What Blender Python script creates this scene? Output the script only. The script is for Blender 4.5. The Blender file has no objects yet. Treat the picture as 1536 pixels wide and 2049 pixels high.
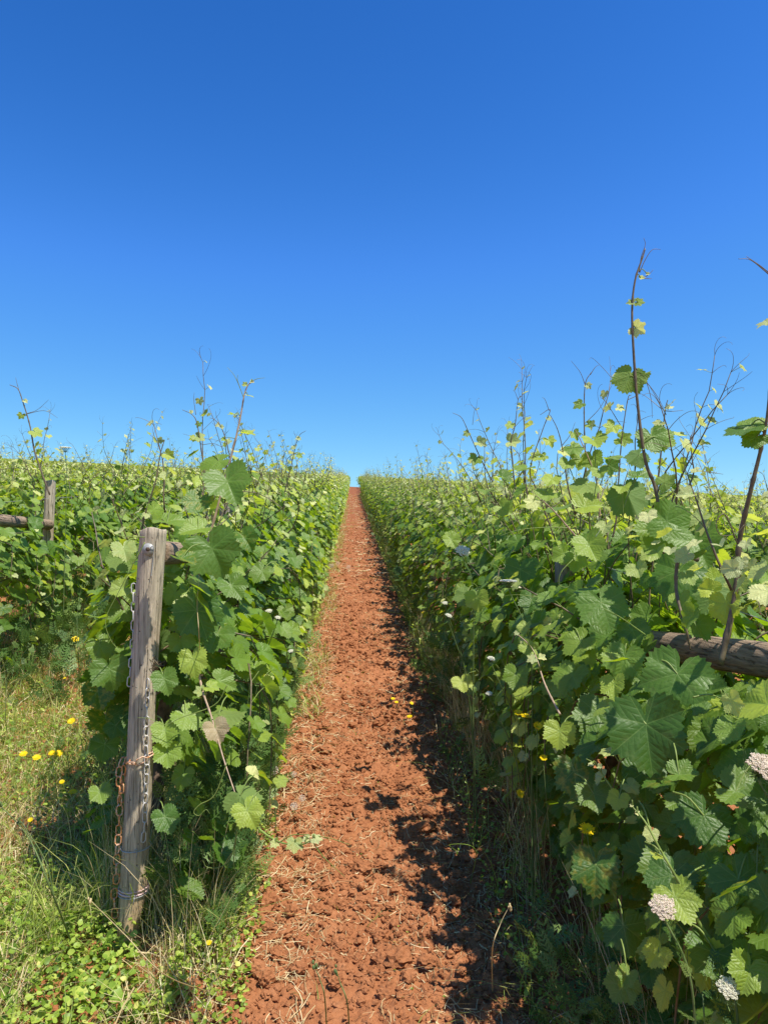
import bpy, math, random
import numpy as np
from mathutils import Vector, Matrix

R = math.radians
scene = bpy.context.scene
col = scene.collection

# ------------------------------------------------------------------ camera
SLOPE, CROSS = 0.12, -0.045            # ground rises away from the camera and falls to the right
EYE = np.array([0.0, 0.0, 1.55])
PITCH, YAW, FPX = R(4.0), R(2.44), 1480.0
cam_d = bpy.data.cameras.new('camera')
cam = bpy.data.objects.new('camera', cam_d)
col.objects.link(cam)
cam_d.sensor_fit = 'VERTICAL'; cam_d.sensor_height = 36.0; cam_d.lens = 36.0*FPX/2049.0
cam_d.clip_start = 0.05; cam_d.clip_end = 2000
cam.location = EYE
cam.rotation_euler = (R(90)+PITCH, 0, -YAW)
scene.camera = cam

# ------------------------------------------------------------------ light
SUN_EL, SUN_AZ = R(64), R(133)         # azimuth clockwise from +Y (the way we look)
w = bpy.data.worlds.new('World'); scene.world = w; w.use_nodes = True
nt = w.node_tree; nt.nodes.clear()
sky = nt.nodes.new('ShaderNodeTexSky'); sky.sky_type = 'NISHITA'; sky.sun_disc = False
sky.sun_elevation = SUN_EL; sky.sun_rotation = SUN_AZ
sky.altitude = 0; sky.air_density = 1.0; sky.dust_density = 0.2; sky.ozone_density = 3.0
hs = nt.nodes.new('ShaderNodeHueSaturation'); hs.inputs['Saturation'].default_value = 1.2; hs.inputs['Value'].default_value = 1.25
bg = nt.nodes.new('ShaderNodeBackground'); bg.inputs['Strength'].default_value = 0.15
wo = nt.nodes.new('ShaderNodeOutputWorld')
EXPO = 0.55
nt.links.new(sky.outputs[0], hs.inputs['Color']); nt.links.new(bg.outputs[0], wo.inputs['Surface'])
# the phone's deep blue: per-channel contrast of the sky colour, for the camera and the light alike
s_ = nt.nodes.new('ShaderNodeSeparateColor'); c_ = nt.nodes.new('ShaderNodeCombineColor'); nt.links.new(hs.outputs[0], s_.inputs[0])
for ch, (g1, a1, g2, a2, sm) in enumerate(((2.2, 5.13, 1.16, .673, .06), (1.69, 1.733, .98, .812, .2), (1.6, 1.44, .33, .966, .3))):
    br = []
    for ga, am in ((g1, a1), (g2, a2)):
        p_ = nt.nodes.new('ShaderNodeMath'); p_.operation = 'POWER'; p_.inputs[1].default_value = ga
        m_ = nt.nodes.new('ShaderNodeMath'); m_.operation = 'MULTIPLY'; m_.inputs[1].default_value = am*.15**ga/.15/2**EXPO
        nt.links.new(s_.outputs[ch], p_.inputs[0]); nt.links.new(p_.outputs[0], m_.inputs[0]); br.append(m_)
    l_ = nt.nodes.new('ShaderNodeMath'); l_.operation = 'SMOOTH_MIN'; l_.inputs[2].default_value = sm
    nt.links.new(br[0].outputs[0], l_.inputs[0]); nt.links.new(br[1].outputs[0], l_.inputs[1]); nt.links.new(l_.outputs[0], c_.inputs[ch])
nt.links.new(c_.outputs[0], bg.inputs['Color'])
sl = bpy.data.lights.new('sun', 'SUN'); sl.energy = 5.0; sl.angle = R(0.53); sl.color = (1.0, 0.945, 0.84)
sun = bpy.data.objects.new('sun', sl); col.objects.link(sun)
sdir = Vector((math.sin(SUN_AZ)*math.cos(SUN_EL), math.cos(SUN_AZ)*math.cos(SUN_EL), math.sin(SUN_EL)))
sun.rotation_euler = sdir.to_track_quat('Z', 'Y').to_euler(); sun.location = (20, -10, 40)
vs = scene.view_settings
vs.view_transform = 'Standard'; vs.look = 'None'; vs.exposure = EXPO; vs.gamma = 1; vs.use_curve_mapping = False

# ------------------------------------------------------------------ helpers
def ground(x, y):
    x = np.asarray(x, float); y = np.asarray(y, float)
    z = SLOPE*y + CROSS*x
    e = np.maximum(y-97, 0)
    return z - 0.012*np.minimum(e, 12)**2 - np.maximum(e-12, 0)*0.288
_cp, _sp, _cy, _sy = math.cos(PITCH), math.sin(PITCH), math.cos(YAW), math.sin(YAW)
FW = np.array([_sy*_cp, _cy*_cp, _sp]); RT = np.array([_cy, -_sy, 0.0]); UP = np.cross(RT, FW)
def ray(px, py):                      # direction through a point of the photograph (1536 x 2049)
    return FW + RT*(px-768)/FPX + UP*(1024.5-py)/FPX
def P(px, py, d):
    r = ray(px, py); return EYE + r*(d/r[1])
def PG(px, py, h=0.0):                # where that ray meets the ground raised by h
    r = ray(px, py)
    t = (EYE[2]-h)/((SLOPE*r[1]+CROSS*r[0]) - r[2])
    return EYE + r*t
def project(p):
    v = np.asarray(p)-EYE; z = v@FW
    return 768+FPX*(v@RT)/z, 1024.5-FPX*(v@UP)/z, z

def nrm(a): return a/np.maximum(np.linalg.norm(a, axis=-1, keepdims=True), 1e-9)

def tag(o, label=None, cat=None, group=None, kind=None):
    if label: o['label'] = label
    if cat: o['category'] = cat
    if group: o['group'] = group
    if kind: o['kind'] = kind
    return o
def empty(name, loc, rz=0):
    o = bpy.data.objects.new(name, None); col.objects.link(o); o.location = [float(c) for c in loc]; o.rotation_euler = (0, 0, rz)
    o.empty_display_size = 0.1
    return o
def mkobj(name, me, parent=None, loc=None):
    o = bpy.data.objects.new(name, me); col.objects.link(o)
    if parent is not None: o.parent = parent
    if loc is not None: o.location = [float(c) for c in loc]
    return o

class Geo:
    """collects triangles; per-vertex colour attribute 'ld' = (age, random, dead) and uv"""
    def __init__(s): s.V=[]; s.F=[]; s.A=[]; s.U=[]; s.M=[]; s.n=0
    def add(s, V, F, A=None, U=None, m=0):
        V = np.asarray(V, np.float32).reshape(-1, 3); F = np.asarray(F, np.int64).reshape(-1, 3)
        k = len(V)
        if A is None: A = (0, 0.5, 0)
        A = np.broadcast_to(np.asarray(A, np.float32), (k, 3))
        if U is None: U = np.zeros((k, 2), np.float32)
        s.V.append(V); s.F.append(F+s.n); s.A.append(A); s.U.append(U); s.M.append(np.full(len(F), m)); s.n += k
    def arrays(s):
        return (np.concatenate(s.V), np.concatenate(s.F), np.concatenate(s.A), np.concatenate(s.U), np.concatenate(s.M))
    def mesh(s, name, mats, smooth=True, offset=None):
        V, F, A, U, M = s.arrays()
        if offset is not None: V = V-np.asarray(offset, np.float32)
        me = bpy.data.meshes.new(name)
        nf = len(F)
        me.vertices.add(len(V)); me.vertices.foreach_set('co', V.astype(np.float32).ravel())
        me.loops.add(nf*3); me.loops.foreach_set('vertex_index', F.astype(np.int32).ravel())
        me.polygons.add(nf); me.polygons.foreach_set('loop_start', np.arange(0, nf*3, 3, dtype=np.int32))
        me.polygons.foreach_set('material_index', M.astype(np.int32))
        me.polygons.foreach_set('use_smooth', np.full(nf, smooth))
        for mm in mats: me.materials.append(mm)
        uvl = me.uv_layers.new(name='UVMap'); uvl.data.foreach_set('uv', U[F.ravel()].astype(np.float32).ravel())
        at = me.color_attributes.new('ld', 'FLOAT_COLOR', 'POINT')
        at.data.foreach_set('color', np.concatenate([A, np.ones((len(A), 1), np.float32)], 1).astype(np.float32).ravel())
        me.update(calc_edges=True)
        return me

def tube(g, pts, rad, sides=6, A=None, m=0, cap=True):
    pts = np.asarray(pts, float); n = len(pts)
    rad = np.broadcast_to(np.asarray(rad, float), (n,))
    t = nrm(np.gradient(pts, axis=0))
    ref = np.array([0, 0, 1.0]) if abs(t[0][2]) < .9 else np.array([1.0, 0, 0])
    a = np.zeros((n, 3)); b = np.zeros((n, 3))
    prev = nrm(np.cross(t[0], ref))
    for i in range(n):
        prev = prev - t[i]*(prev@t[i]); prev = nrm(prev)
        a[i] = prev; b[i] = np.cross(t[i], prev)
    ph = np.arange(sides)*2*math.pi/sides
    V = pts[:, None]+rad[:, None, None]*(a[:, None]*np.cos(ph)[None, :, None]+b[:, None]*np.sin(ph)[None, :, None])
    V = V.reshape(-1, 3)
    i, j = np.meshgrid(np.arange(n-1), np.arange(sides), indexing='ij')
    i = i.ravel(); j = j.ravel(); j2 = (j+1) % sides
    q = np.stack([i*sides+j, i*sides+j2, (i+1)*sides+j2, (i+1)*sides+j], 1)
    F = np.concatenate([q[:, [0, 1, 2]], q[:, [0, 2, 3]]])
    if cap:
        V = np.concatenate([V, pts[:1], pts[-1:]]); k = n*sides
        jj = np.arange(sides); j3 = (jj+1) % sides
        F = np.concatenate([F, np.stack([np.full(sides, k), j3, jj], 1), np.stack([np.full(sides, k+1), (n-1)*sides+jj, (n-1)*sides+j3], 1)])
    g.add(V, F, A, None, m)

def smooth_path(pts, n):
    pts = np.asarray(pts, float)
    if len(pts) < 3:
        t = np.linspace(0, 1, n)[:, None]; return pts[0]*(1-t)+pts[-1]*t
    P_ = np.vstack([2*pts[0]-pts[1], pts, 2*pts[-1]-pts[-2]])
    out = []
    ts = np.linspace(0, len(pts)-1-1e-6, n)
    for t in ts:
        i = int(t); f = t-i
        p0, p1, p2, p3 = P_[i:i+4]
        out.append(.5*((2*p1)+(-p0+p2)*f+(2*p0-5*p1+4*p2-p3)*f*f+(-p0+3*p1-3*p2+p3)*f**3))
    return np.array(out)

# value noise
def vnoise(x, y, seed=0):
    xi = np.floor(x).astype(np.int64); yi = np.floor(y).astype(np.int64); fx = x-xi; fy = y-yi
    def h(a, b):
        n = (a*374761393+b*668265263+seed*982451653) & 0xffffffff
        n = ((n ^ (n >> 13))*1274126177) & 0xffffffff
        return ((n ^ (n >> 16)) & 0xffff)/65535.0
    u = fx*fx*(3-2*fx); v = fy*fy*(3-2*fy)
    return (h(xi, yi)*(1-u)+h(xi+1, yi)*u)*(1-v)+(h(xi, yi+1)*(1-u)+h(xi+1, yi+1)*u)*v
def rough(x, y):
    x = np.asarray(x, float); y = np.asarray(y, float)
    z = 0.045*(vnoise(x*3.1, y*3.1, 1)-.5)+0.026*(vnoise(x*9, y*9, 2)-.5)+0.026*(vnoise(x*24, y*24, 3)-.5)+0.018*(np.abs(vnoise(x*55, y*55, 4)-.5)*2-.5)+0.006*(vnoise(x*110, y*110, 5)-.5)
    return z
def gz(x, y): return ground(x, y)+rough(x, y)

# ------------------------------------------------------------------ materials
def mat(name):
    m = bpy.data.materials.new(name); m.use_nodes = True
    m.node_tree.nodes.clear(); return m, m.node_tree.nodes, m.node_tree.links
class NB:
    def __init__(s, m): s.N = m.node_tree.nodes; s.L = m.node_tree.links
    def n(s, t, **k):
        nd = s.N.new(t)
        for a, b in k.items(): setattr(nd, a, b)
        return nd
    def put(s, sock, v):
        if hasattr(v, 'node'): s.L.new(v, sock)
        elif isinstance(v, tuple) and len(v) == 3 and sock.type == 'RGBA': sock.default_value = (*v, 1)
        else: sock.default_value = v
    def math(s, op, a, b=None, c=None, clamp=False):
        nd = s.n('ShaderNodeMath', operation=op, use_clamp=clamp); s.put(nd.inputs[0], a)
        if b is not None: s.put(nd.inputs[1], b)
        if c is not None: s.put(nd.inputs[2], c)
        return nd.outputs[0]
    def mix(s, f, a, b, bt='MIX'):
        nd = s.n('ShaderNodeMix', data_type='RGBA', blend_type=bt)
        s.put(nd.inputs[0], f); s.put(nd.inputs[6], a); s.put(nd.inputs[7], b); return nd.outputs[2]
    def ramp(s, f, stops):
        nd = s.n('ShaderNodeValToRGB'); e = nd.color_ramp.elements
        while len(e) < len(stops): e.new(0.5)
        for i, (p, c) in enumerate(stops):
            e[i].position = p; e[i].color = (*c, 1) if isinstance(c, tuple) else (c, c, c, 1)
        s.put(nd.inputs[0], f); return nd.outputs[0]
    def noise(s, vec, scale, detail=4, rough=.55):
        nd = s.n('ShaderNodeTexNoise'); nd.inputs['Scale'].default_value = scale
        nd.inputs['Detail'].default_value = detail; nd.inputs['Roughness'].default_value = rough
        if vec is not None: s.L.new(vec, nd.inputs['Vector'])
        return nd.outputs['Fac']
    def maprange(s, v, a, b, c, d):
        nd = s.n('ShaderNodeMapRange'); s.put(nd.inputs[0], v)
        for i, q in enumerate((a, b, c, d)): nd.inputs[i+1].default_value = q
        return nd.outputs[0]
    def bump(s, h, strength=.3, dist=.01):
        nd = s.n('ShaderNodeBump'); nd.inputs['Strength'].default_value = strength; nd.inputs['Distance'].default_value = dist
        s.put(nd.inputs['Height'], h); return nd.outputs[0]
    def principled(s, color, rough=.6, spec=.4, normal=None, metal=0):
        nd = s.n('ShaderNodeBsdfPrincipled'); s.put(nd.inputs['Base Color'], color); s.put(nd.inputs['Roughness'], rough)
        nd.inputs['Specular IOR Level'].default_value = spec; s.put(nd.inputs['Metallic'], metal)
        if normal is not None: s.L.new(normal, nd.inputs['Normal'])
        return nd.outputs[0]
    def out(s, sh):
        o = s.n('ShaderNodeOutputMaterial'); s.L.new(sh, o.inputs['Surface'])
    def thin(s, surf, transcol, f, normal=None):
        t = s.n('ShaderNodeBsdfTranslucent'); s.put(t.inputs['Color'], transcol)
        mx = s.n('ShaderNodeMixShader'); s.put(mx.inputs[0], f); s.L.new(surf, mx.inputs[1]); s.L.new(t.outputs[0], mx.inputs[2]); return mx.outputs[0]

def leaf_material(name, veins=True):
    m, _, _ = mat(name); b = NB(m)
    at = b.n('ShaderNodeAttribute', attribute_name='ld'); sp = b.n('ShaderNodeSeparateColor'); b.L.new(at.outputs['Color'], sp.inputs[0])
    age, rnd, dead = sp.outputs[0], sp.outputs[1], sp.outputs[2]
    base = b.ramp(age, [(0, (.085, .165, .020)), (.3, (.168, .270, .030)), (.6, (.34, .43, .055)), (1, (.60, .62, .27))])
    hs_ = b.n('ShaderNodeHueSaturation'); b.put(hs_.inputs['Hue'], b.maprange(rnd, 0, 1, .485, .52)); b.put(hs_.inputs['Value'], b.maprange(rnd, 0, 1, 1.25, .8)); b.L.new(base, hs_.inputs['Color'])
    colr = hs_.outputs[0]
    nrml = None
    if veins:
        uv = b.n('ShaderNodeUVMap', uv_map='UVMap'); s3 = b.n('ShaderNodeSeparateXYZ'); b.L.new(uv.outputs[0], s3.inputs[0])
        x = b.math('MULTIPLY_ADD', s3.outputs[0], 2.0, -1.0); y = b.math('MULTIPLY_ADD', s3.outputs[1], 2.0, -1.0)
        ax = b.math('ABSOLUTE', x)
        th = b.math('ARCTAN2', ax, y)                       # 0 at the tip, pi at the stalk
        r = b.math('SQRT', b.math('ADD', b.math('MULTIPLY', x, x), b.math('MULTIPLY', y, y)))
        al = b.math('PINGPONG', th, R(26.0))
        dv = b.math('MULTIPLY', r, b.math('SINE', al)); la = b.math('MULTIPLY', r, b.math('COSINE', al))
        w_ = b.math('MULTIPLY_ADD', r, -.010, .019)
        v1 = b.math('SUBTRACT', 1.0, b.math('DIVIDE', dv, w_), clamp=True)
        s_ = b.math('MULTIPLY', b.math('SUBTRACT', la, b.math('MULTIPLY', b.math('POWER', b.math('ADD', dv, .0001), .85), .75)), 6.2)
        tri = b.math('PINGPONG', s_, .5)                     # 0 at a side vein
        v2 = b.math('SUBTRACT', 1.0, b.math('DIVIDE', tri, .07), clamp=True)
        vein = b.math('MAXIMUM', v1, b.math('MULTIPLY', v2, .35))
        colr = b.mix(b.math('MULTIPLY', vein, .55), colr, (.22, .34, .09))
        nz = b.noise(uv.outputs[0], 11, 3)
        q = b.math('MINIMUM', b.math('MULTIPLY', dv, 5.0), b.math('MULTIPLY', tri, 1.6))
        vo = b.n('ShaderNodeTexVoronoi'); vo.inputs['Scale'].default_value = 26; b.L.new(uv.outputs[0], vo.inputs['Vector'])
        q = b.math('ADD', b.math('MULTIPLY', b.math('POWER', b.math('MAXIMUM', q, 0.0001), .6), .8), b.math('ADD', b.math('MULTIPLY', nz, 1.3), b.math('MULTIPLY', vo.outputs['Distance'], -.35)))
        nrml = b.bump(q, .38, .0035)
        g2 = b.n('ShaderNodeNewGeometry')
        # blotches of wear and dust
        n2 = b.noise(uv.outputs[0], 5, 5)
        colr = b.mix(b.maprange(n2, .56, .75, 0, .4), colr, (.22, .25, .08))
        n5 = b.noise(g2.outputs['Position'], 60, 2)
        colr = b.mix(b.math('MULTIPLY', b.maprange(rnd, .94, .98, 0, 1), b.maprange(n5, .48, .65, 0, .38)), colr, (.45, .36, .05))
    colr = b.mix(dead, colr, (.45, .36, .22))
    geo = b.n('ShaderNodeNewGeometry')
    back = b.mix(.45, colr, (.17, .24, .08))
    back = b.mix(dead, back, (.5, .42, .28))
    surfc = b.mix(geo.outputs['Backfacing'], colr, back)
    tc = b.mix(1.0, colr, b.mix(age, (2.5, 2.2, .34), (1.25, 1.25, .85)), 'MULTIPLY')
    rg = b.math('MULTIPLY_ADD', geo.outputs['Backfacing'], .25, .47)
    pr = b.principled(surfc, rg, .5, nrml)
    b.out(b.thin(pr, tc, .43, nrml))
    return m
def simple(name, color, rough=.6, spec=.3, var=.25, scale=20, trans=None, bump=None):
    m, _, _ = mat(name); b = NB(m)
    tcd = b.n('ShaderNodeTexCoord'); nz = b.noise(tcd.outputs['Object'], scale, 4)
    c = b.mix(b.maprange(nz, .3, .7, 0, 1), tuple(v*(1-var) for v in color), tuple(min(1, v*(1+var)) for v in color))
    nn = b.bump(nz, .5, bump) if bump else None
    s = b.principled(c, rough, spec, nn)
    if trans: s = b.thin(s, tuple(trans), .35)
    b.out(s); return m
def blade_material(name, stops, trans=.35, rough=.5):
    m, _, _ = mat(name); b = NB(m)
    at = b.n('ShaderNodeAttribute', attribute_name='ld'); sp = b.n('ShaderNodeSeparateColor'); b.L.new(at.outputs['Color'], sp.inputs[0])
    c = b.ramp(sp.outputs[1], stops)
    c = b.mix(b.math('MULTIPLY', sp.outputs[0], .35), c, (.45, .38, .2))
    s = b.principled(c, rough, .35)
    b.out(b.thin(s, b.mix(1.0, c, (1.5, 1.5, .7), 'MULTIPLY'), trans)); return m
def soil_material():
    m, _, _ = mat('red_soil'); b = NB(m)
    g_ = b.n('ShaderNodeNewGeometry'); pos = g_.outputs['Position']
    n1 = b.noise(pos, 1.3, 5); n2 = b.noise(pos, 14, 6, .65); n3 = b.noise(pos, 90, 5, .7); n4 = b.noise(pos, 260, 3, .6)
    c = b.ramp(n2, [(.25, (.30, .118, .050)), (.5, (.41, .170, .073)), (.8, (.53, .245, .115))])
    c = b.mix(b.maprange(n1, .35, .7, 0, .5), c, (.30, .110, .042))
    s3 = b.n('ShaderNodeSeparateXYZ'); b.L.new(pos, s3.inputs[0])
    c = b.mix(b.maprange(b.math('ADD', s3.outputs[1], b.math('MULTIPLY', n1, 6.0)), 6, 34, .12, .85), c, (.22, .078, .038))  # soil colour darkens up the path, standing in for shade among distant clods
    c = b.mix(b.maprange(n3, .35, .62, .35, 0), c, (.16, .052, .020))
    fl = b.maprange(n4, .70, .76, 0, .5)
    c = b.mix(fl, c, (.62, .42, .24))
    h = b.math('ADD', b.math('MULTIPLY', n3, .8), b.math('ADD', b.math('MULTIPLY', n4, .35), b.math('MULTIPLY', n2, .6)))
    b.out(b.principled(c, .95, .12, b.bump(h, .8, .012))); return m
def wood_material(name, top, low=None, zcut=(.1, .45), axis='Z'):
    m, _, _ = mat(name); b = NB(m)
    tcd = b.n('ShaderNodeTexCoord'); mp = b.n('ShaderNodeMapping')
    sc = {'Z': (1, 1, .055), 'Y': (1, .055, 1)}[axis]; mp.inputs['Scale'].default_value = sc
    b.L.new(tcd.outputs['Object'], mp.inputs['Vector'])
    n1 = b.noise(mp.outputs[0], 95, 6, .7); n2 = b.noise(mp.outputs[0], 120, 4, .6); n3 = b.noise(tcd.outputs['Object'], 9, 4)
    c = b.ramp(n1, [(.30, tuple(v*.28 for v in top)), (.42, tuple(v*.75 for v in top)), (.52, tuple(v*1.0 for v in top)), (.68, tuple(min(1, v*1.35) for v in top))])
    if low:
        s3 = b.n('ShaderNodeSeparateXYZ'); b.L.new(tcd.outputs['Object'], s3.inputs[0])
        z = b.math('ADD', s3.outputs[2], b.math('MULTIPLY', n3, .15))
        c2 = b.ramp(n1, [(.25, tuple(v*.55 for v in low)), (.45, low), (.7, tuple(min(1, v*1.2) for v in low))])
        c = b.mix(b.maprange(z, zcut[0], zcut[1], 1, 0), c, c2)
    c = b.mix(b.maprange(n3, .55, .75, 0, .45), c, (.30, .20, .13))
    crack = b.maprange(n2, .34, .40, 0, 1)
    vo = b.n('ShaderNodeTexVoronoi'); vo.inputs['Scale'].default_value = 44; b.L.new(tcd.outputs['Object'], vo.inputs['Vector'])
    peck = b.maprange(vo.outputs['Distance'], .06, .12, 0, 1)
    c = b.mix(b.math('MULTIPLY', b.math('SUBTRACT', 1.0, peck), .7), c, (.08, .05, .035))
    c = b.mix(b.math('MULTIPLY', b.math('SUBTRACT', 1.0, crack), .55), c, (.06, .045, .035))
    h = b.math('ADD', b.math('MULTIPLY', n1, .8), b.math('ADD', b.math('MULTIPLY', crack, .5), b.math('MULTIPLY', peck, .4)))
    b.out(b.principled(c, .92, .15, b.bump(h, 1.0, .010))); return m
def rust_material(name, a, c2, bias):
    m, _, _ = mat(name); b = NB(m); tcd = b.n('ShaderNodeTexCoord')
    oi = b.n('ShaderNodeObjectInfo')
    n1 = b.noise(tcd.outputs['Object'], 150, 5); n1 = b.math('ADD', n1, b.math('MULTIPLY', oi.outputs['Random'], .25))
    c = b.mix(b.maprange(n1, bias, bias+.18, 0, 1), a, c2)
    b.out(b.principled(c, .6, .5, b.bump(n1, .4, .001), .25)); return m

M = {}
M['leaf'] = leaf_material('vine_leaf')
M['leaf_far'] = leaf_material('vine_leaf_far', False)
M['cane'] = simple('cane_bark', (.125, .092, .050), .5, .4, .4, 60)
M['cane_tan'] = simple('cane_tan', (.36, .25, .16), .5, .4, .25, 60)
M['cane_green'] = simple('green_shoot', (.26, .34, .08), .45, .4, .3, 40, trans=(.3, .4, .08))
M['bark'] = simple('vine_bark', (.13, .09, .065), .9, .1, .5, 45, bump=.01)
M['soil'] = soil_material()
M['wood'] = wood_material('weathered_wood', (.46, .385, .285), (.54, .37, .20))
M['wood2'] = wood_material('grey_wood', (.28, .24, .20))
M['rail'] = wood_material('rail_wood', (.29, .21, .15), axis='Y')
M['rust'] = rust_material('rusty_metal', (.55, .22, .07), (.62, .42, .30), .55)
M['galv'] = rust_material('galvanised_metal', (.50, .48, .46), (.55, .30, .16), .72)
M['steel'] = simple('grey_steel', (.30, .30, .29), .45, .6, .3, 80)
M['twine'] = simple('pink_twine', (.62, .42, .40), .7, .2, .15, 80)
M['grass'] = blade_material('green_grass', [(0, (.11, .19, .025)), (.5, (.25, .35, .05)), (.8, (.42, .49, .10)), (1, (.58, .54, .20))])
M['dry'] = blade_material('dry_grass', [(0, (.38, .26, .13)), (.5, (.56, .44, .23)), (1, (.72, .62, .38))], .2)
M['herb'] = blade_material('ground_herb', [(0, (.11, .19, .02)), (.5, (.25, .37, .045)), (.85, (.43, .52, .09)), (1, (.60, .58, .16))], .4, .45)
M['feather'] = blade_material('feathery_weed', [(0, (.05, .11, .025)), (.6, (.11, .20, .045)), (1, (.22, .30, .08))], .3)
M['yellow'] = simple('yellow_petal', (.85, .62, .01), .5, .2, .1, 60, trans=(.9, .7, .02))
M['umbel'] = simple('cream_floret', (.86, .83, .68), .7, .1, .1, 300, trans=(.8, .8, .6))
M['umbel_pink'] = simple('pinkish_floret', (.84, .73, .58), .7, .1, .2, 300, trans=(.7, .55, .4))
M['fluff'] = simple('seed_fluff', (.72, .64, .55), .9, .1, .1, 100, trans=(.8, .8, .7))
M['weedstem'] = simple('weed_stem', (.17, .24, .08), .5, .3, .3, 30, trans=(.2, .3, .08))

# ------------------------------------------------------------------ ground sheet
def ground_sheet():
    dense = np.arange(-0.75, 0.95, .0072)
    def grow(start, step, lim, f=1.07, smax=5):
        o = []; v = start; s = step
        while v < lim: s = min(s*f, smax); v += s; o.append(v)
        return np.array(o)
    xs = np.concatenate([-(grow(.75, .0072, 170))[::-1], dense, grow(.95, .0072, 170)])
    yf = []; v = 1.2
    while v < 118: v += max(.0065, .0036*v); yf.append(v)
    ys = np.concatenate([-(grow(-1.2, .012, 30))[::-1], [1.2], yf, grow(v, .5, 420, 1.1, 15)])
    X, Y = np.meshgrid(xs, ys, indexing='ij')
    Z = gz(X, Y)
    n1, n2 = X.shape
    i, j = np.meshgrid(np.arange(n1-1), np.arange(n2-1), indexing='ij'); i = i.ravel(); j = j.ravel()
    a = i*n2+j; b_ = (i+1)*n2+j; c = b_+1; d = a+1
    F = np.concatenate([np.stack([a, b_, c], 1), np.stack([a, c, d], 1)])
    g = Geo(); g.add(np.stack([X, Y, Z], -1).reshape(-1, 3), F)
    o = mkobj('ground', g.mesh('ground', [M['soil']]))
    tag(o, kind='structure')
ground_sheet()

def ico(sub):
    t = (1+5**.5)/2
    V = np.array([(-1,t,0),(1,t,0),(-1,-t,0),(1,-t,0),(0,-1,t),(0,1,t),(0,-1,-t),(0,1,-t),(t,0,-1),(t,0,1),(-t,0,-1),(-t,0,1)], float)
    F = [(0,11,5),(0,5,1),(0,1,7),(0,7,10),(0,10,11),(1,5,9),(5,11,4),(11,10,2),(10,7,6),(7,1,8),(3,9,4),(3,4,2),(3,2,6),(3,6,8),(3,8,9),(4,9,5),(2,4,11),(6,2,10),(8,6,7),(9,8,1)]
    V = nrm(V); V = list(map(tuple, V))
    for _ in range(sub):
        cache = {}; nf = []
        def mid(a, b):
            k = (min(a, b), max(a, b))
            if k not in cache:
                p = nrm((np.array(V[a])+np.array(V[b]))/2); V.append(tuple(p)); cache[k] = len(V)-1
            return cache[k]
        for a, b, c in F:
            x, y, z = mid(a, b), mid(b, c), mid(c, a); nf += [(a, x, z), (b, y, x), (c, z, y), (x, y, z)]
        F = nf
    return np.array(V), np.array(F)

def rand_rot(rng, k):
    q = nrm(rng.normal(size=(k, 4))); w_, x, y, z = q.T
    return np.stack([np.stack([1-2*(y*y+z*z), 2*(x*y-z*w_), 2*(x*z+y*w_)], -1), np.stack([2*(x*y+z*w_), 1-2*(x*x+z*z), 2*(y*z-x*w_)], -1), np.stack([2*(x*z-y*w_), 2*(y*z+x*w_), 1-2*(x*x+y*y)], -1)], 1)

def clods():
    rng = np.random.default_rng(5); g = Geo()
    for sub, cnt, smin, smax, ymax in ((2, 110, .022, .042, 7), (2, 700, .011, .027, 6), (1, 10000, .005, .015, 8), (0, 22000, .0035, .010, 12), (1, 3500, .010, .024, 22)):
        V, F = ico(sub)
        d = 1.75*(ymax/1.75)**rng.random(cnt)
        if ymax == 22: d = 6*(22/6)**rng.random(cnt)
        x = rng.uniform(-.52, .74, cnt)
        keep = vnoise(x*5, d*5, 9)+rng.random(cnt)*.6 > .50; x = x[keep]; d = d[keep]; k = len(x)
        s = smin+(smax-smin)*rng.random(k)**2.2
        Rm = rand_rot(rng, k); sc = s[:, None]*rng.uniform(.7, 1.25, (k, 3))
        nz = 1+.28*rng.normal(size=(k, len(V)))*(.6 if sub < 2 else .45)
        L = V[None]*nz[..., None]*sc[:, None]
        W = np.einsum('kij,kvj->kvi', Rm, L); W[..., 2] *= .75
        W += np.stack([x, d, gz(x, d)+s*.25], -1)[:, None]
        Ff = (F[None]+(np.arange(k)*len(V))[:, None, None]).reshape(-1, 3)
        g.add(W.reshape(-1, 3), Ff)
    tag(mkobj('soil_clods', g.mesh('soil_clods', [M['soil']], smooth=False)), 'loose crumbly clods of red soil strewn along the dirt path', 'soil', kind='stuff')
clods()

# ------------------------------------------------------------------ blades, litter and herbs
def blades(g, base, h, lean, width, rng, rows=5, rnd=None, droop=.5, m=0):
    """curved tapering strips; base (k,3) h (k) lean (k,2) horizontal displacement of the tip as share of h"""
    k = len(base)
    t = np.linspace(0, 1, rows)
    hd = np.stack([lean[:, 0], lean[:, 1], np.zeros(k)], -1)
    L = np.linalg.norm(hd, axis=1)
    zc = h[:, None]*(t[None]-droop*np.minimum(L, 1.2)[:, None]*t[None]**2.5)
    ce = base[:, None]+hd[:, None]*(h[:, None]*t[None]**1.8)[..., None]
    ce[..., 2] += zc
    ang = rng.uniform(0, 2*math.pi, k); sd = np.stack([np.cos(ang), np.sin(ang), np.zeros(k)], -1)
    wd = width[:, None]*(1-t[None]**1.6*.92)
    A_ = ce+sd[:, None]*wd[..., None]/2; B_ = ce-sd[:, None]*wd[..., None]/2
    V = np.stack([A_, B_], 2).reshape(-1, 3)
    f = []
    for r in range(rows-1): a = 2*r; f += [(a, a+1, a+3), (a, a+3, a+2)]
    f = np.array(f); F = (f[None]+(np.arange(k)*rows*2)[:, None, None]).reshape(-1, 3)
    if rnd is None: rnd = rng.random(k)
    A = np.zeros((k, rows*2, 3), np.float32); A[..., 1] = rnd[:, None]; A[..., 0] = np.repeat(t, 2)[None]*.9
    g.add(V, F, A.reshape(-1, 3), None, m)

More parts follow.
